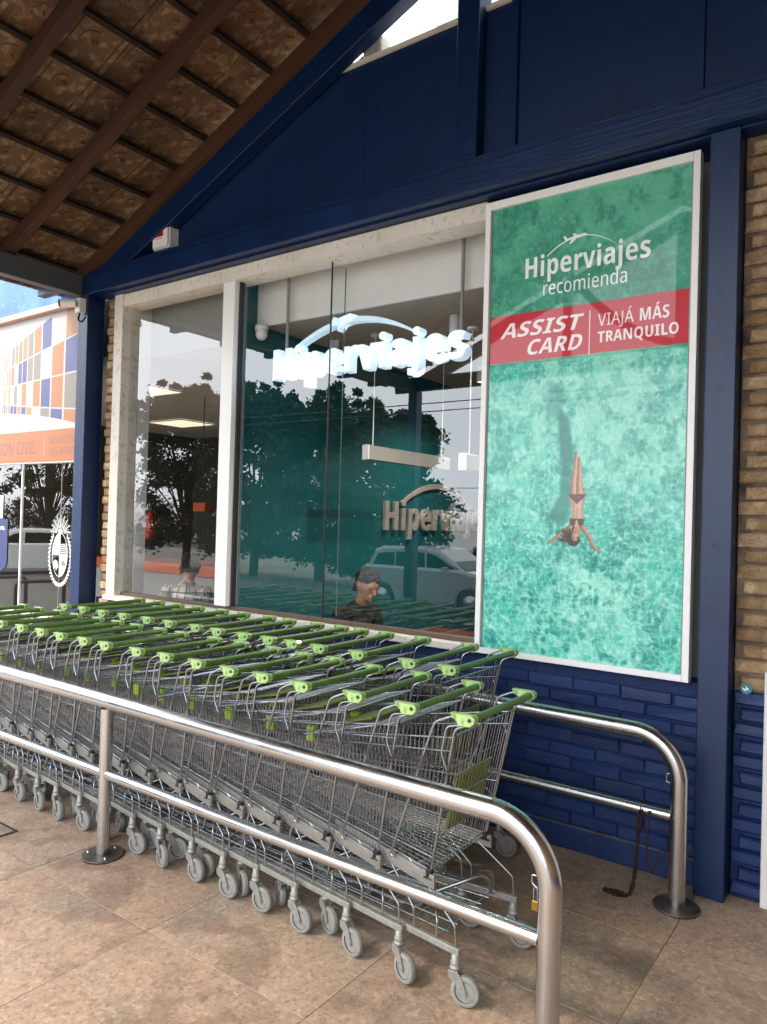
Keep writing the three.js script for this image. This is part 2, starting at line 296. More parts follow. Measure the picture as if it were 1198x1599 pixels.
// posts
function bluePost(x0, x1, z0, z1, label, marks) {
  const p = thing('blue_post', label, 'post', [(x0 + x1) / 2, 0, (z0 + z1) / 2]); const w = (x1 - x0) / 2, d = (z1 - z0) / 2;
  mesh('shaft', rbox(-w, w, 0.002, 3.45, -d, d, 0.006), M.blue, p);
  for (const [x, y, l] of marks) mesh('knot_slot', rbox(x - l, x + l, y - 0.006, y + 0.006, d - 0.004, d + 0.0015, 0.001), M.blueBeam, p);
  return p;
}
bluePost(-0.782, -0.652, -3.69, -3.55, 'blue timber post right of the poster, against the wall', [[0.0, 2.29, 0.02], [-0.01, 1.58, 0.014], [0.0, 0.915, 0.012], [0, 0.21, 0.012]]);
bluePost(-5.74, -5.6, -3.66, -3.5, 'blue timber post at the left corner carrying the security camera', []);
bluePost(-5.77, -5.63, 1.14, 1.28, 'blue timber post at the outer left corner of the porch', [[0, 1.7, 0.012]]);
bluePost(1.4, 1.54, 1.14, 1.28, 'blue timber post at the outer right corner of the porch', []);
bluePost(1.4, 1.54, -3.67, -3.52, 'blue timber post against the wall at the right end of the porch', []);

// ---------------------------------------------------------------- gable wall above the shop front
const SL = 0.42, ANG = Math.atan(SL), slopeY = (x) => 3.62 + SL * (x + 5.73), RIDGE = -2.1;
{
  const g = thing('gable_wall', 'dark blue panelled gable wall above the shop front', 'gable wall');
  mesh('tie_beam', rbox(-5.74, 1.6, 3.452, 3.60, -3.68, -3.5, 0.008), M.blueBeam, g);
  mesh('ledge', rbox(-5.7, 1.6, 3.604, 3.655, -3.68, -3.53, 0.006), M.blueBeam, g);
  mesh('soffit_board', box(-5.55, 1.6, 3.438, 3.449, -3.85, -3.56), M.blueBeam, g);
  const panel = (x0, x1) => { const t = 4.55, a = Math.max(3.657, Math.min(t, slopeY(x0) - 0.02)), b = Math.min(t, slopeY(x1) - 0.02); const pts = [[x0, 3.657], [x1, 3.657], [x1, b]]; const xc = (t + 0.02 - 3.62) / SL - 5.73; if (xc > x0 && xc < x1) pts.push([xc, t]); pts.push([x0, a]); const e = extrude(pts, 0.03, 0.002); e.translate(0, 0, -3.71); mesh('panel', e, M.bluePanel, g); };
  panel(-5.5, -2.874); panel(-2.868, -2.172); panel(-2.02, -1.813); panel(-1.805, -0.844); panel(-0.838, 0.3); 
  mesh('backing', box(-5.0, 1.4, 3.5, 4.2, -3.76, -3.715), M.blueBeam, g);
  mesh('backing', box(-3.4, 0.3, 4.2, 4.54, -3.76, -3.715), M.blueBeam, g);
  mesh('panel_cap', rbox(-3.5, -2.172, 4.552, 4.578, -3.8, -3.66, 0.003), M.plaster, g);
  mesh('panel_cap', rbox(-2.02, 0.35, 4.552, 4.578, -3.8, -3.66, 0.003), M.plaster, g);
  mesh('king_post', rbox(-2.168, -2.024, 3.657, 5.08, -3.74, -3.6, 0.006), M.blueBeam, g);
  mesh('batten_strip', box(-0.9, -0.845, 3.657, 4.55, -3.679, -3.668), M.bluePanel, g);
  mesh('batten_strip', box(-1.855, -1.815, 3.657, 4.55, -3.679, -3.662), M.blueBeam, g);
  for (const s of [-1, 1]) { // sloping chords
    const L = 3.95, c = rbox(0, L, -0.17, -0.002, -0.06, 0.04, 0.006); c.rotateZ(ANG); if (s > 0) c.rotateY(Math.PI);
    c.translate(s < 0 ? -5.73 : 1.53, 3.6, -3.6); mesh('rafter_chord', c, M.blueBeam, g);
  }
}
// porch roof
function tileGeo(L, W) { // underside relief of a roof tile, in roof plane coordinates (x up the slope, y normal, z across)
  const g = [box(0, L, 0, 0.014, -W / 2, W / 2), box(-0.016, 0.022, -0.034, 0, -W / 2, W / 2), box(0.024, L, -0.018, 0, -W / 2, -W / 2 + 0.03), box(0.05, L - 0.05, -0.007, 0, W / 2 - 0.05, W / 2 - 0.03)];
  const nub = new THREE.CylinderGeometry(0.03, 0.016, 0.014, 7); nub.translate(L * 0.5, -0.007, rr(-0.02, 0.02)); g.push(nub);
  const ring = new THREE.TorusGeometry(rr(0.05, 0.09), 0.006, 3, 6, rr(1.2, 2.6)); ring.rotateX(Math.PI / 2); ring.translate(L * 0.52, -0.001, 0); g.push(ring);
  const m = merge(g); return boxUV(m, 1, rnd() * 2, rnd() * 2);
}
function roof(label, posn, flip, pieces) {
  const r = thing('porch_roof', label, 'roof', posn); r.rotation.set(0, flip ? Math.PI : 0, ANG);
  const L = 3.63 / Math.cos(ANG), z0 = flip ? -1.35 : -3.66, z1 = flip ? 3.66 : 1.35, p = 0.352, W = 0.325;
  for (let k = 0; k < 8; k++) { const z = (flip ? 1 : -1) * (3.56 - 0.655 * k); mesh('rafter', rbox(-0.25, L, 0.0, 0.105, z - 0.035, z + 0.035, 0.004), M.wood[k % 3], r); }
  const nB = Math.floor(L / p) + 1;
  for (let i = 0; i < nB; i++) mesh('batten', rbox(-0.1 + i * p, -0.1 + i * p + 0.035, 0.106, 0.135, z0, z1, 0.003), M.woodDark, r);
  const V6 = []; for (let i = 0; i < 7; i++) V6.push(tileGeo(p + 0.03, W - 0.006));
  const all = []; const tilt = -0.045;
  for (let i = -1; i < nB; i++) for (let z = z0 + W / 2, j = 0; z < z1; z += W, j++) {
    const gg = V6[Math.floor(rnd() * 7)], px = -0.1 + i * p + rr(-0.006, 0.006), pz = z + rr(-0.004, 0.004);
    if (px > L - 0.12) continue;
    if (pieces) { const m = new THREE.Mesh(gg, M.tile[Math.floor(rnd() * 3)]); m.name = 'roof_tile'; m.position.set(px, 0.16, pz); m.rotation.set(rr(-0.015, 0.015), rr(-0.01, 0.01), tilt); r.add(m); }
    else { const c = gg.clone(); c.rotateZ(tilt); c.translate(px, 0.16, pz); all.push(c); }
  }
  if (!pieces) { const m = mesh('roof_tile', all, M.tile[0], r, false); m.userData.kind = 'stuff'; }
  mesh('roof_cover', box(-0.4, L + 0.02, 0.185, 0.2, z0, z1), M.tile[1], r);
  return r;
}
roof('tiled porch roof slope over the trolleys, bare rafters and tile undersides', [-5.73, 3.62, 0], false, true);
roof('tiled porch roof slope on the far side of the ridge, outside the frame', [1.53, 3.62, 0], true, false);
{
  const e = thing('eave_beam', 'dark grey eave beam along the left edge of the porch roof', 'beam', [-5.73, 3.45, -1.2]);
  mesh('beam', rbox(-0.05, 0.05, 0, 0.165, -2.3, 2.45, 0.006), M.greyPaint, e);
  for (let k = 0; k < 8; k++) mesh('rafter_tail', rbox(-0.32, -0.055, 0.0, 0.09, -2.18 + 0.655 * k, -2.11 + 0.655 * k, 0.004), M.blueBeam, e);
  const e2 = thing('eave_beam', 'grey eave beam along the right edge of the porch roof', 'beam', [1.53, 3.45, -1.2]);
  mesh('beam', rbox(-0.05, 0.05, 0, 0.165, -2.3, 2.45, 0.006), M.greyPaint, e2);
  const t = thing('gable_truss', 'open blue timber truss at the front of the porch, behind the photographer', 'truss', [0, 0, 1.21]);
  mesh('tie_beam', rbox(-5.8, 1.6, 3.455, 3.64, -0.06, 0.06, 0.008), M.blueBeam, t);
  mesh('king_post', rbox(-2.17, -2.03, 3.642, 5.0, -0.05, 0.05, 0.006), M.blueBeam, t);
  for (const x of [-3.47, -0.75]) mesh('strut', rbox(x, x + 0.09, 3.642, 4.42, -0.04, 0.04, 0.006), M.blueBeam, t);
  for (const s of [-1, 1]) { const c = rbox(0, 3.95, -0.16, 0, -0.055, 0.055, 0.006); c.rotateZ(ANG); if (s > 0) c.rotateY(Math.PI); c.translate(s < 0 ? -5.73 : 1.53, 3.6, 0); mesh('rafter_chord', c, M.blueBeam, t);
    const b = []; for (let i = 0; i <= 12; i++) { const a = i / 12; b.push(V(RIDGE + s * (0.1 + 1.25 * a), 3.7 + 1.0 * a - 0.55 * a * (1 - a) * 1.2, 0.0)); } mesh('curved_brace', sweep(b, 0.05, 8), M.blueBeam, t); }
}

// ---------------------------------------------------------------- shop window
const Gz = -3.70;
{
  const w = thing('shop_window', 'wide white framed shop window with four glass panes', 'window', [0, 0, 0]);
  mesh('jamb', rbox(-5.40, -5.285, 0.955, 3.44, -3.78, -3.615, 0.006), M.plaster, w);
  mesh('lintel', rbox(-5.40, -1.955, 3.335, 3.437, -3.8, -3.625, 0.006), M.plaster, w);
  mesh('sill', rbox(-5.42, -1.955, 0.928, 0.968, -3.79, -3.60, 0.006), M.plaster, w);
  mesh('bottom_channel', rbox(-5.285, -1.955, 0.969, 0.995, -3.73, -3.675, 0.003), std({ color: 0x5c4a40, roughness: 0.5 }), w);
  mesh('mullion', rbox(-4.105, -3.985, 0.996, 3.335, -3.74, -3.635, 0.004), M.whiteAlu, w);
  mesh('gasket', [box(-3.984, -3.968, 0.996, 3.334, -3.72, -3.68), box(-4.122, -4.107, 0.996, 3.334, -3.72, -3.69)], M.darkGrey, w);
  const pane = (a, b, nm) => { const g = new THREE.PlaneGeometry(b - a, 2.34); g.translate((a + b) / 2, 2.165, Gz); return mesh('pane', g, M.glass, w); };
  pane(-5.284, -4.107); pane(-3.967, -3.133); pane(-3.127, -1.955);
  mesh('glass_joint', box(-3.1325, -3.1275, 0.996, 3.334, -3.706, -3.694), M.darkGrey, w);
  const fin = new THREE.PlaneGeometry(0.13, 2.338); fin.rotateY(Math.PI / 2); fin.translate(-3.13, 2.165, -3.774); const gf = mesh('glass_fin', fin, phys({ color: 0xf2f8f6, transmission: 1, thickness: 0, roughness: 0, ior: 1.3 }), w); mesh('fin_edge', box(-3.134, -3.126, 0.996, 3.334, -3.843, -3.84), M.glassEdge, gf);
}
// ---------------------------------------------------------------- poster
function worley(x, y, p) { // tileable F2-F1 and F1
  const xi = Math.floor(x), yi = Math.floor(y); let a = 9, b = 9;
  for (let j = -1; j <= 1; j++) for (let i = -1; i <= 1; i++) { const cx = xi + i, cy = yi + j, k = (((cx % p) + p) % p * 131 + ((cy % p) + p) % p * 7919 + p * 17) & 65535; const dx = cx + PERM[k] - x, dy = cy + PERM[(k + 4099) & 65535] - y, d = Math.sqrt(dx * dx + dy * dy); if (d < a) { b = a; a = d; } else if (d < b) b = d; }
  return [a, b - a];
}
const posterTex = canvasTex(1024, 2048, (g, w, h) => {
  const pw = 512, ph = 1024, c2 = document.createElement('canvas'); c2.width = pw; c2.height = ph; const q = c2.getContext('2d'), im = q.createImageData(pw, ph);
  for (let j = 0; j < ph; j++) for (let i = 0; i < pw; i++) {
    const u = i / pw, v = j / ph, V2 = v * 2, wx = (fbm(u, V2, 9, 4) - 0.5) * 0.055, wy = (fbm(u + 0.4, V2 + 0.3, 9, 4) - 0.5) * 0.055, [f1] = worley((u + wx) * 24, (V2 + wy) * 24, 48), [, e2] = worley((u - wy) * 34, (V2 + wx) * 38, 128), msk = fbm(u + 0.8, V2 + 0.5, 8, 4);
    const rid = (p, o) => { const n = vnoise((u + wx + o) * p, (V2 + wy - o) * p, p); return 1 - Math.abs(2 * n - 1); };
    const A = rid(22, 0.1), B = rid(40, 0.37), C = rid(54, 0.21), big = fbm(u + 0.2, V2 + 0.1, 4, 4), blot = fbm(u + wx + 0.6, V2 + wy, 17, 3), sp = fbm(u, V2, 60, 3), low = 0.45 + 0.55 * sm(0.6, 0.78, v);
    let c;
    if (v < 0.36) { c = mix([40, 142, 112], [84, 182, 148], sm(0.3, 0.7, big)); c = mix(c, [22, 118, 92], sm(0.5, 0.72, blot) * 0.5); c = mix(c, [130, 206, 176], Math.pow(B, 5) * 0.35 + sm(0.55, 0.8, sp) * 0.25); }  // darker top part: the dark porch mirrored in the gloss, painted into the print
    else {
      c = mix([40, 184, 160], [122, 216, 192], sm(0.34, 0.66, big + 0.05 - 0.13 * sm(0.64, 0.8, v)));
      c = mix(c, [0, 138, 124], sm(0.46, 0.62, blot) * (0.35 + 0.75 * low * sm(0.36, 0.6, fbm(u + 0.7, V2, 6, 3))));
      c = mix(c, [0, 132, 120], (1 - sm(0.18, 0.48, f1)) * low * 0.85 * sm(0.42, 0.58, msk)); c = mix(c, [186, 244, 226], (1 - sm(0.03, 0.36, e2)) * 0.24 * sm(0.36, 0.62, fbm(u + 0.3, V2 + 0.2, 14, 3)));
      c = mix(c, [168, 240, 218], Math.pow(A, 4) * 0.36 * (0.5 + low * 0.5)); c = mix(c, [200, 250, 232], Math.pow(B, 5) * 0.42); c = mix(c, [214, 252, 238], Math.pow(C, 6) * 0.5 * low + sm(0.56, 0.78, sp) * 0.35);
    }
    const k = (j * pw + i) * 4; im.data[k] = c[0]; im.data[k + 1] = c[1]; im.data[k + 2] = c[2]; im.data[k + 3] = 255;
  }
  q.putImageData(im, 0, 0); g.imageSmoothingEnabled = true; g.drawImage(c2, 0, 0, w, h);
  // metres from the left and from the top of the print -> pixels
  const X = (m) => (m + 1.92) / 1.07 * w, Y = (m) => (3.365 - m) / 2.4 * h, S = w / 1.07;
  const fit = (s, x0, x1, y, font, align) => { g.font = font; const mw = g.measureText(s).width; g.save(); g.translate(X(x0), Y(y)); g.scale((X(x1) - X(x0)) / mw, 1); g.fillText(s, 0, 0); g.restore(); };
  g.fillStyle = '#f4faf6'; g.textBaseline = 'alphabetic';
  fit('Hiperviajes', -1.72, -1.04, 2.955, `bold ${0.135 * S}px sans-serif`);
  fit('recomienda', -1.61, -1.15, 2.85, `${0.092 * S}px sans-serif`);
  // arc with a little plane
  g.strokeStyle = '#f4faf6'; g.lineCap = 'round';
  for (let i = 0; i < 40; i++) { const a = i / 40, b = (i + 1) / 40, f = (t) => [X(-1.585 + 0.37 * t), Y(3.055 + 0.30 * t * (1 - t) - 0.005 * t)]; if (a > 0.3 && a < 0.42) continue; g.lineWidth = (0.0015 + 0.0055 * (1 - Math.abs(a - 0.3) * 1.4)) * S; g.beginPath(); g.moveTo(...f(a)); g.lineTo(...f(b)); g.stroke(); }
  g.beginPath(); for (const [i, p] of [[-1.498, 3.142], [-1.486, 3.142], [-1.474, 3.126], [-1.44, 3.132], [-1.446, 3.146], [-1.436, 3.146], [-1.418, 3.135], [-1.38, 3.138], [-1.368, 3.131], [-1.38, 3.122], [-1.424, 3.118], [-1.452, 3.096], [-1.464, 3.096], [-1.452, 3.117], [-1.484, 3.113]].entries()) g[i ? 'lineTo' : 'moveTo'](X(p[0]), Y(p[1])); g.fill();
  // red band
  g.fillStyle = '#c61024'; g.fillRect(0, Y(2.772), w, Y(2.515) - Y(2.772));
  g.fillStyle = '#f8f2f0'; g.save();
  fit('ASSIST', -1.85, -1.395, 2.648, `italic bold ${0.098 * S}px sans-serif`);
  fit('CARD', -1.70, -1.385, 2.545, `italic bold ${0.098 * S}px sans-serif`); g.restore();
  g.fillRect(X(-1.345), Y(2.735), 0.005 * S, 0.2 * S);
  fit('VIAJÁ', -1.30, -1.118, 2.65, `${0.076 * S}px sans-serif`); fit('MÁS', -1.095, -0.945, 2.65, `bold ${0.076 * S}px sans-serif`);
  fit('TRANQUILO', -1.30, -0.90, 2.565, `bold ${0.07 * S}px sans-serif`);
  // swimmer seen from above: water shadow, legs, trunk, arms, hair
  const path = (pts, f) => { g.fillStyle = f; g.beginPath(); pts.forEach((p, i) => g[i ? 'lineTo' : 'moveTo'](X(p[0]), Y(p[1]))); g.closePath(); g.fill(); };
  const limb = (pts, wd, col) => { g.strokeStyle = col; g.lineJoin = 'round'; for (let i = 0; i < pts.length - 1; i++) { g.lineWidth = (wd[i] + wd[i + 1]) / 2 * S; g.beginPath(); g.moveTo(X(pts[i][0]), Y(pts[i][1])); g.lineTo(X(pts[i + 1][0]), Y(pts[i + 1][1])); g.stroke(); } };
  g.filter = 'blur(7px)'; path([[-1.44, 2.2], [-1.41, 1.98], [-1.425, 1.72], [-1.44, 1.66], [-1.55, 1.67], [-1.48, 1.8], [-1.475, 1.95], [-1.5, 2.25]], 'rgba(14,120,108,0.75)');
  path([[-1.56, 2.38], [-1.48, 2.38], [-1.46, 2.0], [-1.47, 1.95], [-1.5, 2.2], [-1.57, 2.2]], 'rgba(24,130,116,0.45)'); g.filter = 'none';
  g.filter = 'blur(1.6px)';
  const tone = (pts, wd, dark, mid, light) => { limb(pts, wd, dark); limb(pts.map(([x, y]) => [x + 0.003, y]), wd.map((v) => v * 0.72), mid); limb(pts.map(([x, y]) => [x + 0.006, y + 0.002]), wd.map((v) => v * 0.3), light); };
  tone([[-1.396, 2.015], [-1.399, 1.97], [-1.398, 1.93], [-1.404, 1.88], [-1.404, 1.83], [-1.4, 1.79]], [0.012, 0.018, 0.026, 0.028, 0.038, 0.046], '#8d6048', '#b98a6d', '#d8b094');
  tone([[-1.38, 1.985], [-1.378, 1.94], [-1.374, 1.9], [-1.376, 1.86], [-1.37, 1.82], [-1.368, 1.79]], [0.012, 0.018, 0.027, 0.03, 0.04, 0.048], '#8a5c46', '#b4846a', '#d4aa8e');
  path([[-1.43, 1.805], [-1.34, 1.805], [-1.345, 1.77], [-1.353, 1.735], [-1.354, 1.71], [-1.349, 1.68], [-1.343, 1.65], [-1.352, 1.625], [-1.372, 1.612], [-1.397, 1.612], [-1.416, 1.625], [-1.425, 1.65], [-1.42, 1.68], [-1.413, 1.71], [-1.416, 1.74], [-1.426, 1.775]], '#b98a70');
  path([[-1.4, 1.79], [-1.355, 1.79], [-1.362, 1.73], [-1.36, 1.68], [-1.356, 1.64], [-1.395, 1.64], [-1.392, 1.7]], '#d2a68c'); g.fillStyle = '#8d6048'; g.fillRect(X(-1.386), Y(1.74), 0.003 * S, 0.06 * S);
  path([[-1.43, 1.8], [-1.342, 1.8], [-1.352, 1.782], [-1.374, 1.768], [-1.386, 1.752], [-1.4, 1.768], [-1.42, 1.782]], '#5d3434'); path([[-1.433, 1.803], [-1.338, 1.803], [-1.338, 1.796], [-1.433, 1.796]], '#3a2224');
  path([[-1.424, 1.678], [-1.344, 1.678], [-1.344, 1.672], [-1.424, 1.672]], '#1d191b'); path([[-1.42, 1.678], [-1.39, 1.678], [-1.394, 1.65], [-1.408, 1.636], [-1.42, 1.652]], '#2b2526'); path([[-1.38, 1.678], [-1.347, 1.678], [-1.35, 1.65], [-1.362, 1.636], [-1.376, 1.652]], '#2b2526');
  tone([[-1.415, 1.638], [-1.445, 1.617], [-1.472, 1.6], [-1.5, 1.575], [-1.525, 1.556], [-1.54, 1.55]], [0.024, 0.02, 0.017, 0.014, 0.012, 0.008], '#7c5640', '#a97b60', '#c99e82');
  tone([[-1.355, 1.638], [-1.335, 1.615], [-1.318, 1.59], [-1.302, 1.555], [-1.285, 1.53], [-1.26, 1.52]], [0.024, 0.02, 0.018, 0.015, 0.012, 0.008], '#84583f', '#b2836a', '#d0a488');
  for (let i = 0; i < 70; i++) { const a = rr(-0.3, 3.6), l = rr(0.03, 0.075), x = -1.408 + rr(-0.02, 0.02), y = 1.588 + rr(-0.015, 0.02); g.strokeStyle = ['#24120f', '#3a2019', '#52302a'][i % 3]; g.lineWidth = rr(2, 6); g.beginPath(); g.moveTo(X(x), Y(y)); g.quadraticCurveTo(X(x - Math.cos(a * 0.8) * l * 0.2 - 0.01), Y(y - 0.02), X(x - 0.012 - Math.sin(a) * l * 0.75), Y(y + Math.cos(a) * l * 0.6)); g.stroke(); }
  g.fillStyle = '#2a1613'; g.beginPath(); g.ellipse(X(-1.4), Y(1.575), 0.036 * S, 0.032 * S, 0, 0, 7); g.fill();
  g.fillStyle = '#b57f68'; g.beginPath(); g.ellipse(X(-1.39), Y(1.593), 0.02 * S, 0.026 * S, 0.1, 0, 7); g.fill(); g.fillStyle = '#d3a48c'; g.beginPath(); g.ellipse(X(-1.386), Y(1.595), 0.011 * S, 0.017 * S, 0.1, 0, 7); g.fill();
  g.fillStyle = '#54302a'; g.fillRect(X(-1.403), Y(1.586), 0.01 * S, 0.005 * S); g.fillRect(X(-1.385), Y(1.586), 0.01 * S, 0.005 * S); g.fillStyle = '#8c3d3a'; g.fillRect(X(-1.396), Y(1.61), 0.013 * S, 0.005 * S);
  g.lineCap = 'round'; for (let i = 0; i < 26; i++) { const x = rr(-1.46, -1.3), y = rr(1.6, 2.0); g.strokeStyle = 'rgba(206,246,232,0.5)'; g.lineWidth = rr(1, 2.5); g.beginPath(); g.moveTo(X(x), Y(y)); g.quadraticCurveTo(X(x + 0.015), Y(y + rr(-0.01, 0.01)), X(x + rr(0.02, 0.04)), Y(y + rr(-0.01, 0.01))); g.stroke(); }
  g.filter = 'none';
});
posterTex.wrapS = posterTex.wrapT = THREE.ClampToEdgeWrapping;
{
  const p = thing('poster', 'tall framed turquoise travel poster with a swimmer and a red band', 'poster', [0, 0, 0]);
  const x0 = -1.952, x1 = -0.832, y0 = 0.935, y1 = 3.413, f = 0.032;
  const fr = (a, b, c, d) => rbox(a, b, c, d, -3.66, -3.602, 0.003);
  mesh('frame', [fr(x0, x0 + f, y0, y1), fr(x1 - f, x1, y0, y1), fr(x0 + f, x1 - f, y1 - f - 0.012, y1), fr(x0 + f, x1 - f, y0, y0 + f)], M.whiteAlu, p);
  mesh('inner_bead', [box(x0 + f, x0 + f + 0.008, y0 + f, y1 - f - 0.012, -3.65, -3.612), box(x1 - f - 0.008, x1 - f, y0 + f, y1 - f - 0.012, -3.65, -3.612)], M.wallGrey, p);
  const g = new THREE.PlaneGeometry(1, 1); g.scale(x1 - x0 - 2 * f, y1 - y0 - 2 * f - 0.012, 1); g.translate((x0 + x1) / 2, (y0 + y1 - 0.012) / 2, -3.618);
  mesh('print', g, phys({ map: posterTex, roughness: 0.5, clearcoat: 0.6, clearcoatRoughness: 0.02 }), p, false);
  mesh('back_board', box(x0 + 0.01, x1 - 0.01, y0 + 0.01, y1 - 0.01, -3.7, -3.625), M.wallGrey, p);
  for (const x of [-1.86, -1.42, -0.9]) mesh('screw', lathe([[0, 0.004], [0.006, 0.003], [0.007, 0]], 8, 'z').translate(x, 3.352, -3.618), M.wire, p);
}

// ---------------------------------------------------------------- rooms behind the glass
{
  const S = (n, g, m, l) => structure(mesh(n, g, m), l);
  S('shop_floor', box(-10.2, 3, -0.1, 0.0, -8.6, -3.76), std({ color: 0x6e6a64, roughness: 0.5 }), 'grey floor inside the shops');
  S('back_wall', box(-4.02, 3, 0, 3.5, -8.7, -8.5), M.teal, 'teal back wall of the travel shop');
  S('office_back_wall', box(-10.2, -4.1, 0, 3.5, -8.7, -8.5), M.roomDark, 'dark back wall of the office behind the left pane');
  S('partition_wall', [box(-4.06, -4.02, 0, 3.5, -8.5, -3.75)], M.teal, 'teal side wall of the travel shop with raised letters');
  S('office_partition', [box(-4.11, -4.062, 0, 3.5, -8.5, -3.75)], M.roomDark, 'office side of the partition behind the white mullion');
  S('ceiling', box(-4.02, 3, 3.08, 3.16, -8.5, -3.92), M.ceiling, 'brownish ceiling inside the travel shop');
  S('bulkhead', box(-4.02, 3, 3.06, 3.5, -3.92, -3.9), M.white, 'white bulkhead behind the top of the shop window');
  S('office_ceiling', box(-10.2, -4.11, 2.97, 3.05, -8.5, -3.92), M.white, 'white ceiling of the office behind the left pane');
  S('office_header', box(-5.28, -4.11, 2.965, 3.5, -3.92, -3.9), M.wallGrey, 'grey header behind the top of the left pane');
  S('window_reveal', box(-5.7, -5.284, 0, 3.5, -3.9, -3.86), M.white, 'pale pier inside the left end of the shop window');
  S('window_reveal', box(-5.30, -5.284, 0.9, 3.5, -3.86, -3.79), M.white, 'pale pier inside the left end of the shop window, its return');
  S('side_wall_inside', box(2.9, 3, 0, 3.5, -8.5, -3.9), M.teal, 'far right inside wall of the travel shop');
  S('left_wall_inside', box(-10.3, -10.2, 0, 3.5, -8.6, -3.76), M.roomDark, 'left inside wall of the office');
  S('inner_wall', box(-5.6, 3, 0, 0.925, -3.9, -3.88), M.wallGrey, 'inside face of the wall under the shop window');
  S('inner_wall', box(-1.96, 3, 0.925, 3.5, -3.9, -3.8), M.wallGrey, 'inside face of the wall behind the poster');
  S('flat_roof', box(-10.4, 4.2, 3.5, 3.62, -8.9, -3.8), M.plaster, 'flat roof of the shops behind the gable');
  const up = mesh('upper_building', [box(-3.6, 5, 3.62, 9, -9.2, -5.6)], M.wallGrey); tag(up, 'pale upper storey wall seen through the open gable', 'building');
  const rl = thing('roof_railing', 'thin dark railing on the flat roof seen through the gable', 'railing', [-4.05, 3.62, -4.6]);
  for (let i = 0; i < 4; i++) mesh('bar', rod([i * 0.1, 0, 0], [i * 0.1, 1.95, 0], 0.007, 6, false), M.darkGrey, rl);
  mesh('rail', rod([-0.02, 1.95, 0], [0.32, 1.95, 0], 0.01, 6, false), M.darkGrey, rl);
}
const font = await new FontLoader().loadAsync('fonts/droid/droid_sans_bold.typeface.json');
function letters(s, size, depth, width, bevel = 0) { // geometries per letter, fitted to a width
  const out = []; let x = 0; for (const ch of s) { const g = new TextGeometry(ch, { font, size, depth, curveSegments: 5, bevelEnabled: bevel > 0, bevelThickness: bevel, bevelSize: bevel, bevelSegments: 1 }); const adv = font.data.glyphs[ch].ha * size / font.data.resolution; out.push([ch, g, x]); x += adv; }
  for (const o of out) { o[1].scale(width / x, 1, 1); o[2] *= width / x; } return out;
}
function planeGlyph(s, depth) { return extrude([[-0.16, 0.02], [-0.11, 0.10], [-0.04, 0.06], [0.22, 0.11], [0.36, 0.06], [0.2, -0.02], [0.06, -0.05], [-0.03, -0.14], [-0.02, -0.03], [-0.16, -0.03]].map(([x, y]) => [x * s, y * s]), depth); }
function arcGeo(x0, x1, y0, rise, w0, depth, a0 = 0, a1 = 1) { const top = [], bot = []; for (let i = 0; i <= 20; i++) { const t = a0 + (a1 - a0) * i / 20, x = x0 + (x1 - x0) * t, y = y0 + rise * 4 * t * (1 - t), w = w0 * (0.2 + 0.8 * Math.sin(Math.PI * Math.min(1, 0.15 + t * 0.75))); top.push([x, y + w / 2]); bot.push([x, y - w / 2]); } return extrude([...top, ...bot.reverse()], depth); }
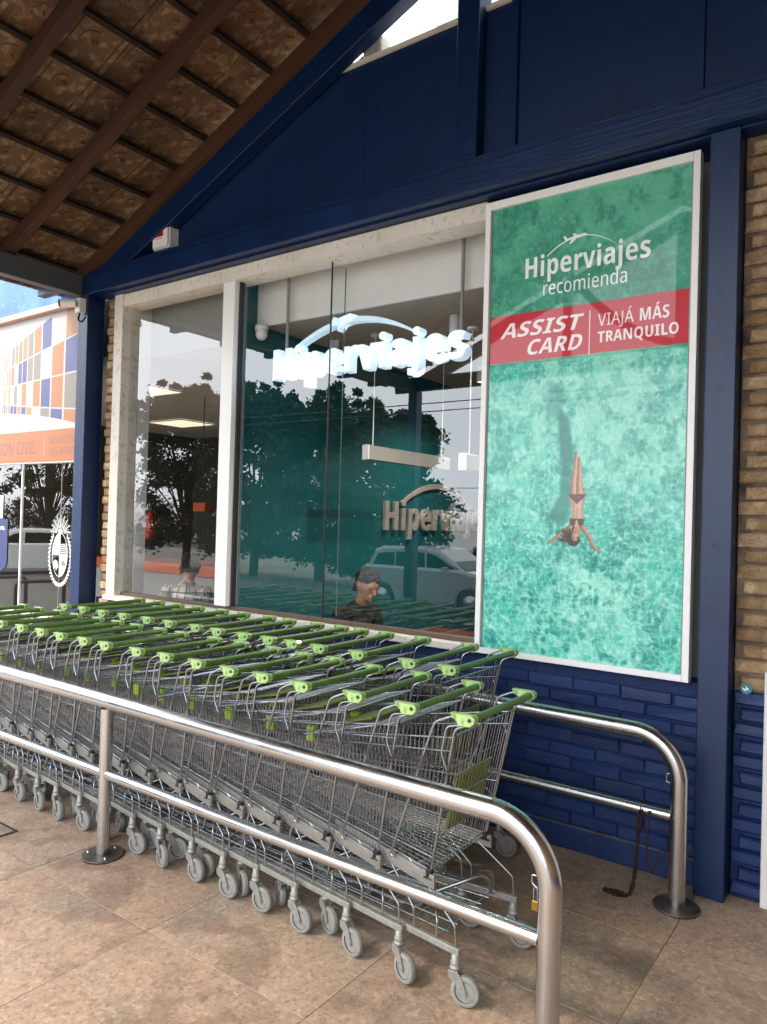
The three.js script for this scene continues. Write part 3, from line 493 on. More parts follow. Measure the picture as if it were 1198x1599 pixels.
{ // lit letters hanging behind the glass
  const glow = std({ color: 0xe8f2f6, emissive: 0xc8e4fa, emissiveIntensity: 0.19, roughness: 0.5 });
  const side = std({ color: 0xd4e4ea, emissive: 0xb4daf2, emissiveIntensity: 0.12, roughness: 0.5 });
  const s = thing('lit_sign', 'glowing white letters spelling the shop name behind the glass', 'illuminated sign', [-3.76, 2.625, -3.87]);
  for (const [ch, g, x] of letters('Hiperviajes', 0.21, 0.075, 1.6, 0.004)) { g.translate(x, 0, 0); mesh('letter', g, glow, s); }
  mesh('arc', arcGeo(0.22, 1.22, 0.2, 0.14, 0.035, 0.06).translate(0, 0, 0.01), side, s);
  mesh('plane', planeGlyph(0.42, 0.07).translate(0.62, 0.335, 0.005), glow, s);
  const l = new THREE.RectAreaLight(0xd4ecff, 1.2, 1.6, 0.22); l.position.set(-2.96, 2.73, -3.785); l.lookAt(-2.96, 2.73, 0); scene.add(l);
  for (const [x, lab] of [[-3.66, 'left'], [-2.23, 'right']]) { const r = thing('hanging_rod', `grey rod holding the ${lab} end of the lit letters`, 'rod', [x, 2.8, -3.85], null); mesh('tube', rod([0, 0, 0], [0, 0.69, 0], 0.012, 8), M.wallGrey, r); mesh('ceiling_plate', lathe([[0, 0], [0.03, 0], [0.03, 0.012], [0, 0.012]], 10).translate(0, 0.68, 0), M.wallGrey, r); }
  // raised letters on the teal side wall
  const w = thing('wall_letters', 'grey raised letters on the teal side wall inside', 'wall sign', [-4.02, 1.555, -5.54]); w.rotation.y = Math.PI / 2;
  const gl = std({ color: 0xa8a49c, roughness: 0.5 });
  for (const [ch, g, x] of letters('Hiperviajes', 0.27, 0.03, 2.1, 0.003)) { g.translate(x, 0, 0.004); mesh('letter', g, gl, w); }
  mesh('arc', arcGeo(0.36, 1.6, 0.28, 0.17, 0.05, 0.03).translate(0, 0, 0.004), gl, w);
  // pendant lamps
  const lamp = (x, y, z, lab) => { const p = thing('pendant_lamp', lab, 'pendant lamp', [x, y, z]); mesh('housing', rbox(-0.03, 0.03, -0.055, 0.055, -1.2, 0, 0.004), M.wallGrey, p); mesh('end_cap', rbox(-0.031, 0.031, -0.057, 0.057, 0.001, 0.012, 0.003), M.white, p); mesh('cord', [rod([0, 0.056, -0.08], [0.0, 0.92, -0.08], 0.004), rod([0, 0.056, -1.1], [0, 0.92, -1.1], 0.004)], M.white, p); mesh('ceiling_rose', lathe([[0, 0], [0.04, 0], [0.04, 0.02], [0, 0.02]], 10).translate(0, 0.9, -0.08), M.white, p); };
  lamp(-3.4, 2.16, -4.48, 'long grey pendant lamp hanging in front of the teal wall');
  lamp(-2.45, 2.05, -4.3, 'pendant lamp nearest the poster, only its white end showing');
  const dm = thing('dome_camera', 'small white dome camera under the bulkhead, upper left', 'camera', [-3.93, 3.02, -3.86]); mesh('dome', new THREE.SphereGeometry(0.045, 14, 10).translate(0, -0.03, 0), M.white, dm); mesh('base', lathe([[0, 0], [0.05, 0], [0.05, 0.04], [0, 0.04]], 14).translate(0, -0.005, 0), M.white, dm);
  for (const [x, y, z, lab] of [[-2.6, 3.075, -4.4, 'left one'], [-2.25, 3.075, -4.9, 'right one'], [-3.2, 3.075, -5.9, 'deeper one, added to light the shop']]) { const c = thing('spotlight', `white cylinder downlight on the shop ceiling, ${lab}`, 'downlight', [x, y, z]); mesh('can', lathe([[0.034, -0.15], [0.034, -0.16], [0.04, -0.16], [0.04, 0], [0, 0]], 12), M.white, c); mesh('lens', new THREE.CylinderGeometry(0.033, 0.033, 0.004, 12).translate(0, -0.152, 0), std({ color: 0xffffff, emissive: 0xffe8c8, emissiveIntensity: 1.2 }), c); const l = new THREE.SpotLight(0xfff2e2, 2.2, 0, 1.15, 0.6, 2); l.position.set(x, y - 0.165, z); l.target.position.set(x - 0.35, 0, z - 0.1); l.shadow.radius = 1.6; scene.add(l, l.target); }  // cans lit to brighten the shop; the deepest one is added
}
// office lights
{
  const em = std({ color: 0xffffff, emissive: 0xfff0cc, emissiveIntensity: 0.3 });
  const pl = (x, z, w, d, lab) => { const p = thing('ceiling_light', lab, 'ceiling light', [x, 2.965, z]); mesh('panel', box(-w / 2, w / 2, -0.006, -0.002, -d / 2, d / 2), em, p); mesh('frame', [box(-w / 2 - 0.02, w / 2 + 0.02, -0.012, 0, -d / 2 - 0.02, -d / 2), box(-w / 2 - 0.02, w / 2 + 0.02, -0.012, 0, d / 2, d / 2 + 0.02), box(-w / 2 - 0.02, -w / 2, -0.012, 0, -d / 2, d / 2), box(w / 2, w / 2 + 0.02, -0.012, 0, -d / 2, d / 2)], M.white, p);
    const l = new THREE.RectAreaLight(0xfff0cc, 0.35, w, d); l.position.set(x, 2.95, z); l.lookAt(x, 0, z); scene.add(l); };
  pl(-8.65, -6.95, 0.75, 0.6, 'square ceiling light farther back in the office'); pl(-6.7, -4.95, 0.55, 0.42, 'square ceiling light nearest the left pane');
  const c = thing('office_counter', 'white counter with an orange top edge in the office', 'counter', [-7.0, 0, -5.6]); mesh('body', rbox(-1.2, 1.5, 0, 0.98, -0.3, 0.3, 0.01), M.wallGrey, c); mesh('top', rbox(-1.25, 1.55, 0.982, 1.1, -0.33, 0.33, 0.01), M.orange, c);
  const e = thing('fire_extinguisher', 'red fire extinguisher on the wall behind the left pane', 'fire extinguisher', [-5.95, 1.4, -4.45]); mesh('cylinder', lathe([[0, 0], [0.05, 0], [0.055, 0.02], [0.055, 0.2], [0.03, 0.25], [0.02, 0.27], [0, 0.27]], 14), M.red, e); mesh('valve', rbox(-0.03, 0.03, 0.27, 0.3, -0.015, 0.015, 0.004), M.black, e); mesh('hose', poly([[0.02, 0.28, 0], [0.08, 0.25, 0], [0.075, 0.08, 0]], 0.008, 6), M.black, e);
  const o = thing('orange_box', 'small orange box sign hanging in the dark office', 'sign', [-6.46, 1.68, -5.5]); mesh('case', rbox(-0.1, 0.1, 0, 0.1, -0.04, 0.04, 0.006), M.orange, o); mesh('bracket', rod([0, 0.1, 0], [0, 1.28, 0], 0.006), M.darkGrey, o);
  // desk with papers in the travel shop
  const d = thing('desk', 'brown wooden desk inside the travel shop by the window', 'desk', [-2.75, 0, -4.85]); mesh('top', rbox(-0.55, 0.75, 0.72, 0.755, -0.5, 0.45, 0.004), M.deskWood, d); for (const [x, z] of [[-0.5, -0.45], [0.7, -0.45], [-0.5, 0.4], [0.7, 0.4]]) mesh('leg', rbox(x - 0.025, x + 0.025, 0, 0.719, z - 0.025, z + 0.025, 0.004), M.deskWood, d);
  const pp = thing('paper_stack', 'stack of white papers on the brown desk', 'papers', [-2.35, 0.756, -4.6]); for (let i = 0; i < 4; i++) { const g = box(-0.15, 0.15, i * 0.012, i * 0.012 + 0.011, -0.1, 0.1); g.rotateY(0.1 * i - 0.1); mesh('sheet_bundle', g, M.paper, pp); }
}
// ---------------------------------------------------------------- people
const smin = (a, b, k) => { const h = Math.max(k - Math.abs(a - b), 0) / k; return Math.min(a, b) - h * h * k * 0.25; };
function field(bones, lo, size, res, k = 0.03) { // bones: [ax,ay,az,ra, bx,by,bz,rb]
  const mc = new MarchingCubes(res, M.skin, false, false, 120000); mc.isolation = 0; const half = res / 2; let i = 0;
  for (let z = 0; z < res; z++) for (let y = 0; y < res; y++) for (let x = 0; x < res; x++, i++) {
    const px = lo[0] + x / res * size, py = lo[1] + y / res * size, pz = lo[2] + z / res * size; let d = 9;
    for (const b of bones) { const dx = b[4] - b[0], dy = b[5] - b[1], dz = b[6] - b[2], l2 = dx * dx + dy * dy + dz * dz + 1e-9, t = Math.max(0, Math.min(1, ((px - b[0]) * dx + (py - b[1]) * dy + (pz - b[2]) * dz) / l2)); const q = Math.hypot(px - b[0] - dx * t, py - b[1] - dy * t, pz - b[2] - dz * t) - (b[3] + (b[7] - b[3]) * t); d = smin(d, q, k); }
    mc.field[i] = -d;
  }
  mc.update(); const n = mc.count, g = new THREE.BufferGeometry();
  const P = new Float32Array(mc.positionArray.slice(0, n * 3)), N = new Float32Array(mc.normalArray.slice(0, n * 3));
  for (let j = 0; j < n; j++) { for (let a = 0; a < 3; a++) P[j * 3 + a] = lo[a] + (P[j * 3 + a] + 1) / 2 * size; }
  g.setAttribute('position', new THREE.BufferAttribute(P, 3)); g.setAttribute('normal', new THREE.BufferAttribute(N, 3)); return g;
}
function seated(label, pos, turn, top, headTilt, bodyMat, legMat) { // faces +x, origin on the floor under the hips
  const p = thing('person', label, 'person', pos); p.rotation.y = turn;
  const hd = (x, y, z) => { const c = Math.cos(headTilt), s = Math.sin(headTilt); return [0.13 + x * c + y * s, 0.99 - x * s + y * c, z]; }; // head space: x forward, y up, origin at neck base
  const B = (a, ra, b, rb) => [...a, ra, ...b, rb];
  const torso = [B([0, 0.5, -0.08], 0.13, [0, 0.5, 0.08], 0.13), B([0, 0.55, 0], 0.135, [0.06, 0.78, 0], 0.14), B([0.06, 0.78, 0], 0.13, [0.09, 0.92, 0], 0.1), B([0.08, 0.9, -0.16], 0.065, [0.08, 0.9, 0.16], 0.065)];
  const arms = []; for (const s of [-1, 1]) arms.push(B([0.08, 0.9, s * 0.19], 0.062, [0.1, 0.66, s * 0.24], 0.05), B([0.1, 0.66, s * 0.24], 0.05, [0.33, 0.74, s * 0.14], 0.036));
  const legs = []; for (const s of [-1, 1]) legs.push(B([0, 0.5, s * 0.1], 0.1, [0.42, 0.5, s * 0.12], 0.065), B([0.42, 0.5, s * 0.12], 0.062, [0.4, 0.1, s * 0.12], 0.042), B([0.38, 0.05, s * 0.12], 0.04, [0.56, 0.04, s * 0.13], 0.035));
  const hands = []; for (const s of [-1, 1]) { hands.push(B([0.33, 0.74, s * 0.14], 0.032, [0.4, 0.755, s * 0.12], 0.03)); for (let f = 0; f < 4; f++) hands.push(B([0.4, 0.757, s * 0.12 + (f - 1.5) * 0.017], 0.009, [0.47 - Math.abs(f - 1.4) * 0.008, 0.755, s * 0.115 + (f - 1.5) * 0.02], 0.0075)); hands.push(B([0.37, 0.755, s * 0.12 - s * 0.03], 0.01, [0.41, 0.755, s * 0.12 - s * 0.06], 0.008)); }
  const head = [B([0.1, 0.93, 0], 0.055, hd(0.0, 0.08, 0), 0.05), B(hd(0.0, 0.19, 0), 0.088, hd(0.015, 0.17, 0), 0.085), B(hd(0.05, 0.09, 0), 0.05, hd(0.075, 0.085, 0), 0.034), B(hd(0.09, 0.165, 0), 0.012, hd(0.118, 0.13, 0), 0.014), B(hd(0.085, 0.185, -0.03), 0.012, hd(0.085, 0.185, 0.03), 0.012), B(hd(0.095, 0.1, -0.016), 0.008, hd(0.095, 0.1, 0.016), 0.008), B(hd(0.0, 0.16, 0.085), 0.016, hd(0.0, 0.135, 0.083), 0.012), B(hd(0.0, 0.16, -0.085), 0.016, hd(0.0, 0.135, -0.083), 0.012)];
  const bodyG = field([...torso.map((b) => { const c = [...b]; c[3] -= 0.012; c[7] -= 0.012; return c; }), ...arms.map((b) => { const c = [...b]; c[3] -= 0.012; c[7] -= 0.008; return c; }), ...legs.map((b) => { const c = [...b]; c[3] -= 0.01; c[7] -= 0.01; return c; })], [-0.6, -0.05, -0.7], 1.4, 88);
  const headG = field(head, [-0.05, 0.9, -0.2], 0.42, 84, 0.02), handG = field(hands, [0.28, 0.6, -0.2], 0.4, 88, 0.012);
  const body = mesh('body', [bodyG, headG, handG], M.skin, p);
  mesh('shirt', field([...torso, ...arms], [-0.35, 0.3, -0.45], 0.9, 72), bodyMat, p);
  mesh('trousers', field([torso[0], ...legs.filter((_, i) => i % 3 < 2)], [-0.6, -0.05, -0.7], 1.4, 80), legMat, p);
  const hb = []; for (let i = 0; i < 60; i++) { const a = rr(0, Math.PI * 2), e = rr(0.05, 1.5), r = 0.078, x = -0.012 + Math.cos(a) * Math.cos(e) * r, z = Math.sin(a) * Math.cos(e) * r, y = 0.205 + Math.sin(e) * r * 0.95; if (x > 0.06 && y < 0.222) continue; const q = hd(x, y, z), o = hd(x * 1.12 + 0.012, y + 0.012, z * 1.12); hb.push(B(q, 0.03, o, rr(0.012, 0.02))); }
  for (let i = 0; i < 26; i++) { const a = Math.PI + rr(-1.35, 1.35), y = rr(0.09, 0.21), q = [Math.cos(a) * 0.082 - 0.005, y, Math.sin(a) * 0.08]; hb.push(B(hd(...q), 0.024, hd(q[0] * 1.08, q[1] - 0.02, q[2] * 1.08), 0.016)); }
  hb.push(B(hd(-0.05, 0.13, 0), 0.05, hd(-0.03, 0.2, 0), 0.075));
  mesh('hair', field(hb, [-0.06, 1.0, -0.2], 0.42, 64, 0.012), M.hair, p);
  const eye = []; for (const s of [-1, 1]) eye.push(new THREE.SphereGeometry(0.011, 8, 6).translate(...hd(0.082, 0.168, s * 0.032))); mesh('eyes', eye, M.black, p);
  return p;
}
seated('dark haired person in a black jacket seated facing right behind the glass', [-3.8, -0.03, -4.86], -0.2, 1.2, 0.35, M.jacket, M.darkGrey);
seated('dark haired person in a black and white plaid shirt behind the left pane', [-5.6, 0.0, -4.6], 2.2, 1.2, 0.35, M.plaid, M.darkGrey);
for (const [x, z, lab, r] of [[-3.82, -4.86, 'dark office chair under the person in the black jacket', 0], [-5.6, -4.62, 'dark office chair under the person in the plaid shirt', 2.2]]) {
  const c = thing('office_chair', lab, 'chair', [x, 0, z]); c.rotation.y = r; mesh('seat', rbox(-0.24, 0.24, 0.27, 0.33, -0.24, 0.24, 0.02, 2), M.black, c); mesh('column', rod([0, 0.06, 0], [0, 0.27, 0], 0.025, 10), M.darkGrey, c); mesh('backrest', rbox(-0.26, -0.22, 0.42, 0.82, -0.2, 0.2, 0.015, 2), M.black, c); mesh('back_support', rbox(-0.25, -0.235, 0.3, 0.42, -0.03, 0.03, 0.004), M.darkGrey, c);
  for (let k = 0; k < 5; k++) { const a = k * 1.2566; mesh('foot', rod([0, 0.06, 0], [Math.cos(a) * 0.26, 0.04, Math.sin(a) * 0.26], 0.016, 6, false), M.darkGrey, c); }
}

// ---------------------------------------------------------------- neighbouring office front
{
  const checker = canvasTex(1024, 700, (g, w, h) => { // x -7.7..-5.9, y 2.375..3.45
    g.fillStyle = '#f4f2f0'; g.fillRect(0, 0, w, h); const X = (m) => (m + 7.7) / 1.8 * w, Y = (m) => (3.45 - m) / 1.075 * h;
    const ed = [-5.93, -6.2, -6.41, -6.58, -6.715, -6.82, -6.91, -6.985, -7.05, -7.11, -7.16, -7.2, -7.235, -7.265], col = ['#dd9a62', '#6770b4', '#a9a69f', '#f4f2f0', '#e2a878'];
    const pat = [[0, 1, 2, 0], [3, 0, 0, 1], [1, 3, 1, 2], [0, 2, 0, 3], [2, 2, 3, 4], [4, 1, 0, 1], [2, 1, 3, 4], [4, 3, 2, 1], [2, 0, 3, 1], [3, 2, 4, 0], [2, 4, 3, 2], [2, 3, 0, 1], [0, 2, 3, 2]];
    for (let i = 0; i < 13; i++) for (let j = 0; j < 4; j++) { const f = (x) => 0.13 + 0.21 * Math.pow(Math.max(0, (x + 7.35) / 1.42), 0.8), yy = (x, r) => 2.88 + 0.04 * (x + 5.9) + (2 - r) * f(x); const a = ed[i], b = ed[i + 1] + 0.016 * (ed[i] - ed[i + 1]) / 0.2 + 0.006; g.fillStyle = col[pat[i][j]]; g.globalAlpha = i > 8 ? 0.75 : 1; g.beginPath(); g.moveTo(X(b), Y(yy(b, j) - 0.006)); g.lineTo(X(a), Y(yy(a, j) - 0.006)); g.lineTo(X(a), Y(yy(a, j + 1) + 0.008)); g.lineTo(X(b), Y(yy(b, j + 1) + 0.008)); g.fill(); }
    g.globalAlpha = 1; g.fillStyle = '#fbf9f7'; g.beginPath(); g.moveTo(0, Y(2.6)); g.quadraticCurveTo(X(-6.6), Y(2.56), X(-5.9), Y(2.4)); g.lineTo(w, h); g.lineTo(0, h); g.fill();
  });
  const band = canvasTex(1024, 160, (g, w, h) => { // x -7.7..-5.9, y 2.09..2.375
    g.fillStyle = '#e4935c'; g.fillRect(0, 0, w, h); g.fillStyle = '#9a6f86'; const X = (m) => (m + 7.7) / 1.8 * w;
    const fit = (s, x0, x1, y, px) => { g.font = `${px}px sans-serif`; const m = g.measureText(s).width; g.save(); g.translate(X(x0), y); g.scale((X(x1) - X(x0)) / m, 1); g.fillText(s, 0, 0); g.restore(); };
    g.textBaseline = 'alphabetic'; fit('IDENTIFICACION CIVIL', -8.15, -6.6, 118, 92); g.fillStyle = '#f6dcc6'; g.fillRect(X(-6.475), 26, 5, 110); g.fillStyle = '#a9767e'; fit('MINISTERIO', -6.38, -5.88, 70, 52); fit('DEL INTERIOR', -6.38, -5.84, 128, 52);
  });
  const emblem = canvasTex(512, 768, (g, w, h) => { // white frosted shield, rays and wreath
    g.clearRect(0, 0, w, h); g.fillStyle = g.strokeStyle = 'rgba(226,232,230,0.62)'; g.lineCap = 'round';
    for (let i = 0; i < 17; i++) { const a = Math.PI * (1.02 + 0.96 * i / 16); g.lineWidth = i % 2 ? 6 : 11; g.beginPath(); g.moveTo(256 + Math.cos(a) * 62, 190 + Math.sin(a) * 52); g.lineTo(256 + Math.cos(a) * (i % 2 ? 140 : 165), 190 + Math.sin(a) * (i % 2 ? 140 : 165)); g.stroke(); }
    g.beginPath(); g.arc(256, 190, 40, Math.PI, 0); g.fill();
    g.save(); g.beginPath(); g.ellipse(256, 400, 128, 205, 0, 0, 7); g.clip();
    g.fillRect(128, 190, 126, 205); g.fillRect(260, 405, 128, 210); for (let k = 0; k < 6; k++) g.fillRect(260, 300 + k * 18, 128, 9); g.restore();
    g.lineWidth = 8; g.beginPath(); g.ellipse(256, 400, 128, 205, 0, 0, 7); g.stroke(); g.beginPath(); g.moveTo(126, 400); g.lineTo(386, 400); g.moveTo(257, 195); g.lineTo(257, 605); g.stroke();
    g.beginPath(); g.moveTo(150, 470); g.quadraticCurveTo(185, 430, 225, 470); g.lineTo(238, 530); g.lineTo(215, 520); g.lineTo(205, 560); g.lineTo(185, 520); g.lineTo(160, 540); g.fill();
    g.globalCompositeOperation = 'destination-out'; g.beginPath(); g.ellipse(320, 480, 36, 24, 0.3, 0, 7); g.fill(); g.fillRect(160, 345, 22, 10); g.fillRect(210, 345, 22, 10); g.globalCompositeOperation = 'source-over';
    for (const s of [-1, 1]) for (let i = 0; i < 16; i++) { const a = Math.PI / 2 + s * (0.12 + i * 0.15), cx = 256 + Math.cos(a) * 168 * -1 * -1, cy = 420 + Math.sin(a) * 250; for (const o of [-0.7, 0.7]) { g.save(); g.translate(cx, cy); g.rotate(a + o + Math.PI / 2); g.beginPath(); g.ellipse(0, -18, 8, 26, 0, 0, 7); g.fill(); g.restore(); } }
  });
  const f = thing('shopfront', 'neighbouring office front with checker panel, orange sign and glass doors', 'shop front', [0, 0, 0]);
  const plane = (x0, x1, y0, y1, z) => { const g = new THREE.PlaneGeometry(x1 - x0, y1 - y0); g.translate((x0 + x1) / 2, (y0 + y1) / 2, z); return g; };
  mesh('checker_panel', plane(-7.7, -5.9, 2.377, 3.448, -3.655), std({ color: 0xa8a4a2, map: checker, roughness: 0.4 }), f, false);
  mesh('sign_band', plane(-7.7, -5.9, 2.092, 2.374, -3.65), std({ color: 0xa8a4a2, map: band, roughness: 0.4 }), f, false);
  mesh('checker_panel', box(-9.9, -7.702, 2.377, 3.448, -3.69, -3.655), M.white, f); mesh('sign_band', box(-9.9, -7.702, 2.092, 2.374, -3.69, -3.65), std({ color: 0xe4935c, roughness: 0.4 }), f);
  mesh('panel_box', box(-7.7, -5.74, 2.08, 3.449, -3.75, -3.66), M.whiteAlu, f);
  mesh('trim', rbox(-9.9, -5.76, 3.45, 3.5, -3.75, -3.6, 0.004), M.pink, f);
  mesh('fascia', rbox(-9.9, -5.76, 3.502, 5.0, -3.75, -3.62, 0.004), std({ color: 0x5d84d2, map: paintMap, roughness: 0.6 }), f);
  const gp = (a, b) => mesh('pane', plane(a, b, 0.02, 2.078, -3.7), M.glass, f); gp(-9.9, -8.1); gp(-8.09, -6.915); gp(-6.905, -6.24); gp(-6.235, -5.76);
  mesh('pane_joint', [box(-6.915, -6.903, 0.02, 2.08, -3.71, -3.69), box(-8.1, -8.09, 0.02, 2.08, -3.71, -3.69)], M.whiteAlu, f); mesh('pane_joint', [box(-6.24, -6.235, 0.02, 2.08, -3.704, -3.696)], M.wallGrey, f);
  mesh('patch_fitting', [rbox(-7.05, -6.92, 2.03, 2.09, -3.72, -3.68, 0.004), rbox(-6.9, -6.86, 2.02, 2.12, -3.72, -3.68, 0.004)], M.wire, f);
  const ed = mesh('emblem', plane(-6.47, -5.985, 0.9, 1.63, -3.694), std({ map: emblem, transparent: true, roughness: 0.6, side: THREE.DoubleSide }), f, false); ed.userData.label = 'white frosted coat of arms on the glass';
  const st = canvasTex(256, 384, (g, w, h) => { g.fillStyle = '#2b3566'; g.beginPath(); g.moveTo(0, 0); g.lineTo(w, 0); g.lineTo(w, h * 0.75); g.quadraticCurveTo(w, h, w * 0.5, h); g.lineTo(0, h); g.fill(); g.fillStyle = '#e6e6ee'; g.font = 'bold 34px sans-serif'; g.fillText('ACION CIVIL', 30, 76); g.strokeStyle = '#cfd2e0'; g.lineWidth = 8; for (const r of [24, 42, 60]) { g.beginPath(); g.arc(70, 180, r, -1.3, 1.3); g.stroke(); } g.font = 'bold 60px sans-serif'; g.fillText('IC', 30, 320); });
  mesh('blue_sticker', plane(-7.72, -7.15, 1.02, 1.55, -3.693), std({ map: st, transparent: true, roughness: 0.5 }), f, false);
  mesh('notice', plane(-7.75, -7.25, 1.56, 1.78, -3.692), M.paper, f);
}

// ---------------------------------------------------------------- small fittings on wall and posts
{
  const c = thing('security_camera', 'white bullet security camera on the left blue post', 'security camera', [-5.68, 3.36, -3.49]);
  const b = rod([0.05, 0.0, 0.08], [-0.035, -0.01, 0.16], 0.036, 14, false); mesh('housing', b, M.white, c); mesh('lens', rod([-0.035, -0.01, 0.16], [-0.046, -0.011, 0.17], 0.031, 14, false), M.black, c); mesh('mount', rbox(0.0, 0.07, -0.07, 0.05, 0.0, 0.06, 0.006), M.white, c); mesh('cable', poly([[0.03, -0.06, 0.03], [0.035, -0.13, 0.05], [0.06, -0.15, 0.03], [0.075, -0.1, 0.005]], 0.008, 6, 0.03), M.black, c);
  const a = thing('alarm_box', 'small white alarm box with red mark on the blue gable', 'alarm box', [-4.78, 3.7, -3.68]);
  mesh('case', rbox(-0.1, 0.1, 0, 0.16, 0, 0.09, 0.01, 2), M.white, a); mesh('cover', rbox(-0.09, 0.09, 0.01, 0.15, 0.091, 0.105, 0.006), M.whiteAlu, a); mesh('red_mark', rbox(-0.05, 0.04, 0.09, 0.125, 0.105, 0.109, 0.002), M.red, a); mesh('red_text', rbox(-0.05, 0.03, 0.075, 0.08, 0.105, 0.107, 0.0008), M.red, a); mesh('stem', rod([0.0, 0, 0.05], [0.0, -0.1, 0.05], 0.014, 10, false), M.white, a);
  const l = thing('floodlight', 'beige floodlight box sitting on top of the blue gable panel', 'floodlight', [-2.84, 4.58, -3.73]);
  const h = rbox(-0.075, 0.075, 0.0, 0.12, -0.05, 0.05, 0.012, 2); mesh('housing', h, M.plaster, l); mesh('lens', rbox(-0.06, 0.06, 0.015, 0.1, 0.051, 0.058, 0.003), M.wallGrey, l); mesh('bracket', rod([-0.05, 0.0, 0], [-0.16, -0.005, 0.03], 0.012, 6, false), M.darkGrey, l); mesh('cable', poly([[0.07, 0.02, 0], [0.12, 0.03, 0.02], [0.2, 0.005, 0.02], [0.55, 0.006, 0.02]], 0.008, 6, 0.05), M.darkGrey, l); mesh('cable', poly([[-0.07, 0.08, 0], [-0.13, 0.03, 0.02], [-0.2, 0.0, 0.03], [-0.26, -0.02, 0.03]], 0.007, 6, 0.03), M.darkGrey, l);
  const stk = canvasTex(128, 128, (g) => { g.clearRect(0, 0, 128, 128); g.fillStyle = '#1d7f92'; g.beginPath(); g.arc(64, 64, 62, 0, 7); g.fill(); g.fillStyle = '#e8eef0'; g.beginPath(); g.ellipse(58, 64, 36, 26, 0.5, 0, 7); g.fill(); g.fillStyle = '#23313a'; g.beginPath(); g.ellipse(44, 48, 20, 10, 0.6, 0, 7); g.fill(); g.beginPath(); g.ellipse(74, 82, 18, 7, 0.4, 0, 7); g.fill(); });
  const s = new THREE.Mesh(new THREE.CircleGeometry(0.024, 24), std({ map: stk, roughness: 0.5 })); s.name = numbered('sticker'); s.position.set(-0.595, 0.94, -3.636); scene.add(s); tag(s, 'round blue and white sticker on the lowest bare brick', 'sticker');
}

// ---------------------------------------------------------------- railings
function rail(z, label, xr, posts) {
  const r = thing('railing', label, 'railing', [xr, 0, z]); const R = 0.037, y = 0.738, xl = -6.6 - xr, bend = [];
  const pts = [V(xl, y, 0)]; const k = 0.2; pts.push(V(-k, y, 0)); for (let i = 1; i <= 14; i++) { const a = i / 14 * Math.PI / 2; pts.push(V(-k + Math.sin(a) * k, y - k + Math.cos(a) * k, 0)); } pts.push(V(0, 0.012, 0));
  mesh('top_rail', sweep(pts, R, 28), M.steel, r, true);
  mesh('lower_rail', rod([xl, 0.39, 0], [-R + 0.006, 0.39, 0], 0.024, 20), M.steel, r);
  const fl = (x) => mesh('base_flange', lathe([[0, 0.011], [0.094, 0.011], [0.098, 0.008], [0.098, 0.001], [0, 0.001]], 28).translate(x, 0, 0), M.flange, r); fl(0);
  for (const x of posts) { mesh('post', rod([x - xr, 0.012, 0], [x - xr, y - R + 0.004, 0], 0.03, 20), M.steel, r); fl(x - xr); for (const [a, b] of [[0.065, 0.03], [-0.06, 0.04], [0.0, -0.07]]) mesh('bolt', lathe([[0, 0.02], [0.007, 0.018], [0.008, 0.011]], 6).translate(x - xr + a, 0, b), M.wire, r); }
  return r;
}
rail(-2.13, 'stainless steel railing in front of the trolleys', -0.872, [-3.134, -5.4]);
rail(-3.39, 'stainless steel railing between the trolleys and the blue wall', -0.81, [-3.1, -5.4]);
{
  const ft = thing('padlock', 'small brass padlock on a hook of the front railing post', 'padlock', [-0.912, 0.5, -2.13]);
  mesh('hook', poly([[0.012, 0.075, 0], [-0.02, 0.075, 0.0], [-0.02, 0.05, 0], [-0.008, 0.042, 0]], 0.003, 6, 0.006), M.wire, ft); mesh('shackle', poly([[-0.012, 0.0, 0], [-0.014, 0.03, 0], [-0.006, 0.045, 0], [0.0, 0.03, 0], [0.0, 0, 0]], 0.0028, 6, 0.008), M.wire, ft); mesh('lock_body', rbox(-0.018, 0.003, -0.03, 0.0, -0.006, 0.006, 0.003, 2), M.brass, ft);
  const hk = thing('wall_hook', 'small wire hook on the back railing post', 'hook', [-0.85, 0.55, -3.39]); mesh('hook', poly([[0.012, 0.02, 0], [-0.014, 0.02, 0], [-0.014, -0.015, 0], [0.0, -0.02, 0]], 0.003, 6, 0.006), M.wire, hk);
  const ch = thing('chain', 'rusty chain hanging from the lower back rail to the floor', 'chain', [-0.985, 0, -3.37]);
  const link = new THREE.TorusGeometry(0.012, 0.0034, 5, 10); link.scale(0.75, 1.35, 1);
  const path = new THREE.CatmullRomCurve3([V(0.02, 0.41, -0.03), V(0.02, 0.38, 0.012), V(0.012, 0.22, 0.02), V(0.0, 0.06, 0.03), V(-0.02, 0.012, 0.03), V(-0.07, 0.008, 0.05), V(-0.12, 0.008, 0.04), V(-0.09, 0.02, 0.055), V(-0.05, 0.02, 0.045)]);
  const N = 34; for (let i = 0; i < N; i++) { const t = i / (N - 1), p = path.getPointAt(t), d = path.getTangentAt(t), g = link.clone(); g.rotateY((i % 2) * Math.PI / 2 + 0.4); g.applyQuaternion(new THREE.Quaternion().setFromUnitVectors(UP, d)); g.translate(p.x, p.y, p.z); mesh('link', g, M.rust, ch); }
  mesh('cable', poly([[0.06, 0.4, 0.015], [0.055, 0.2, 0.02], [0.075, 0.12, 0.03], [0.1, 0.2, 0.02]], 0.004, 6, 0.05), M.rust, ch);
}

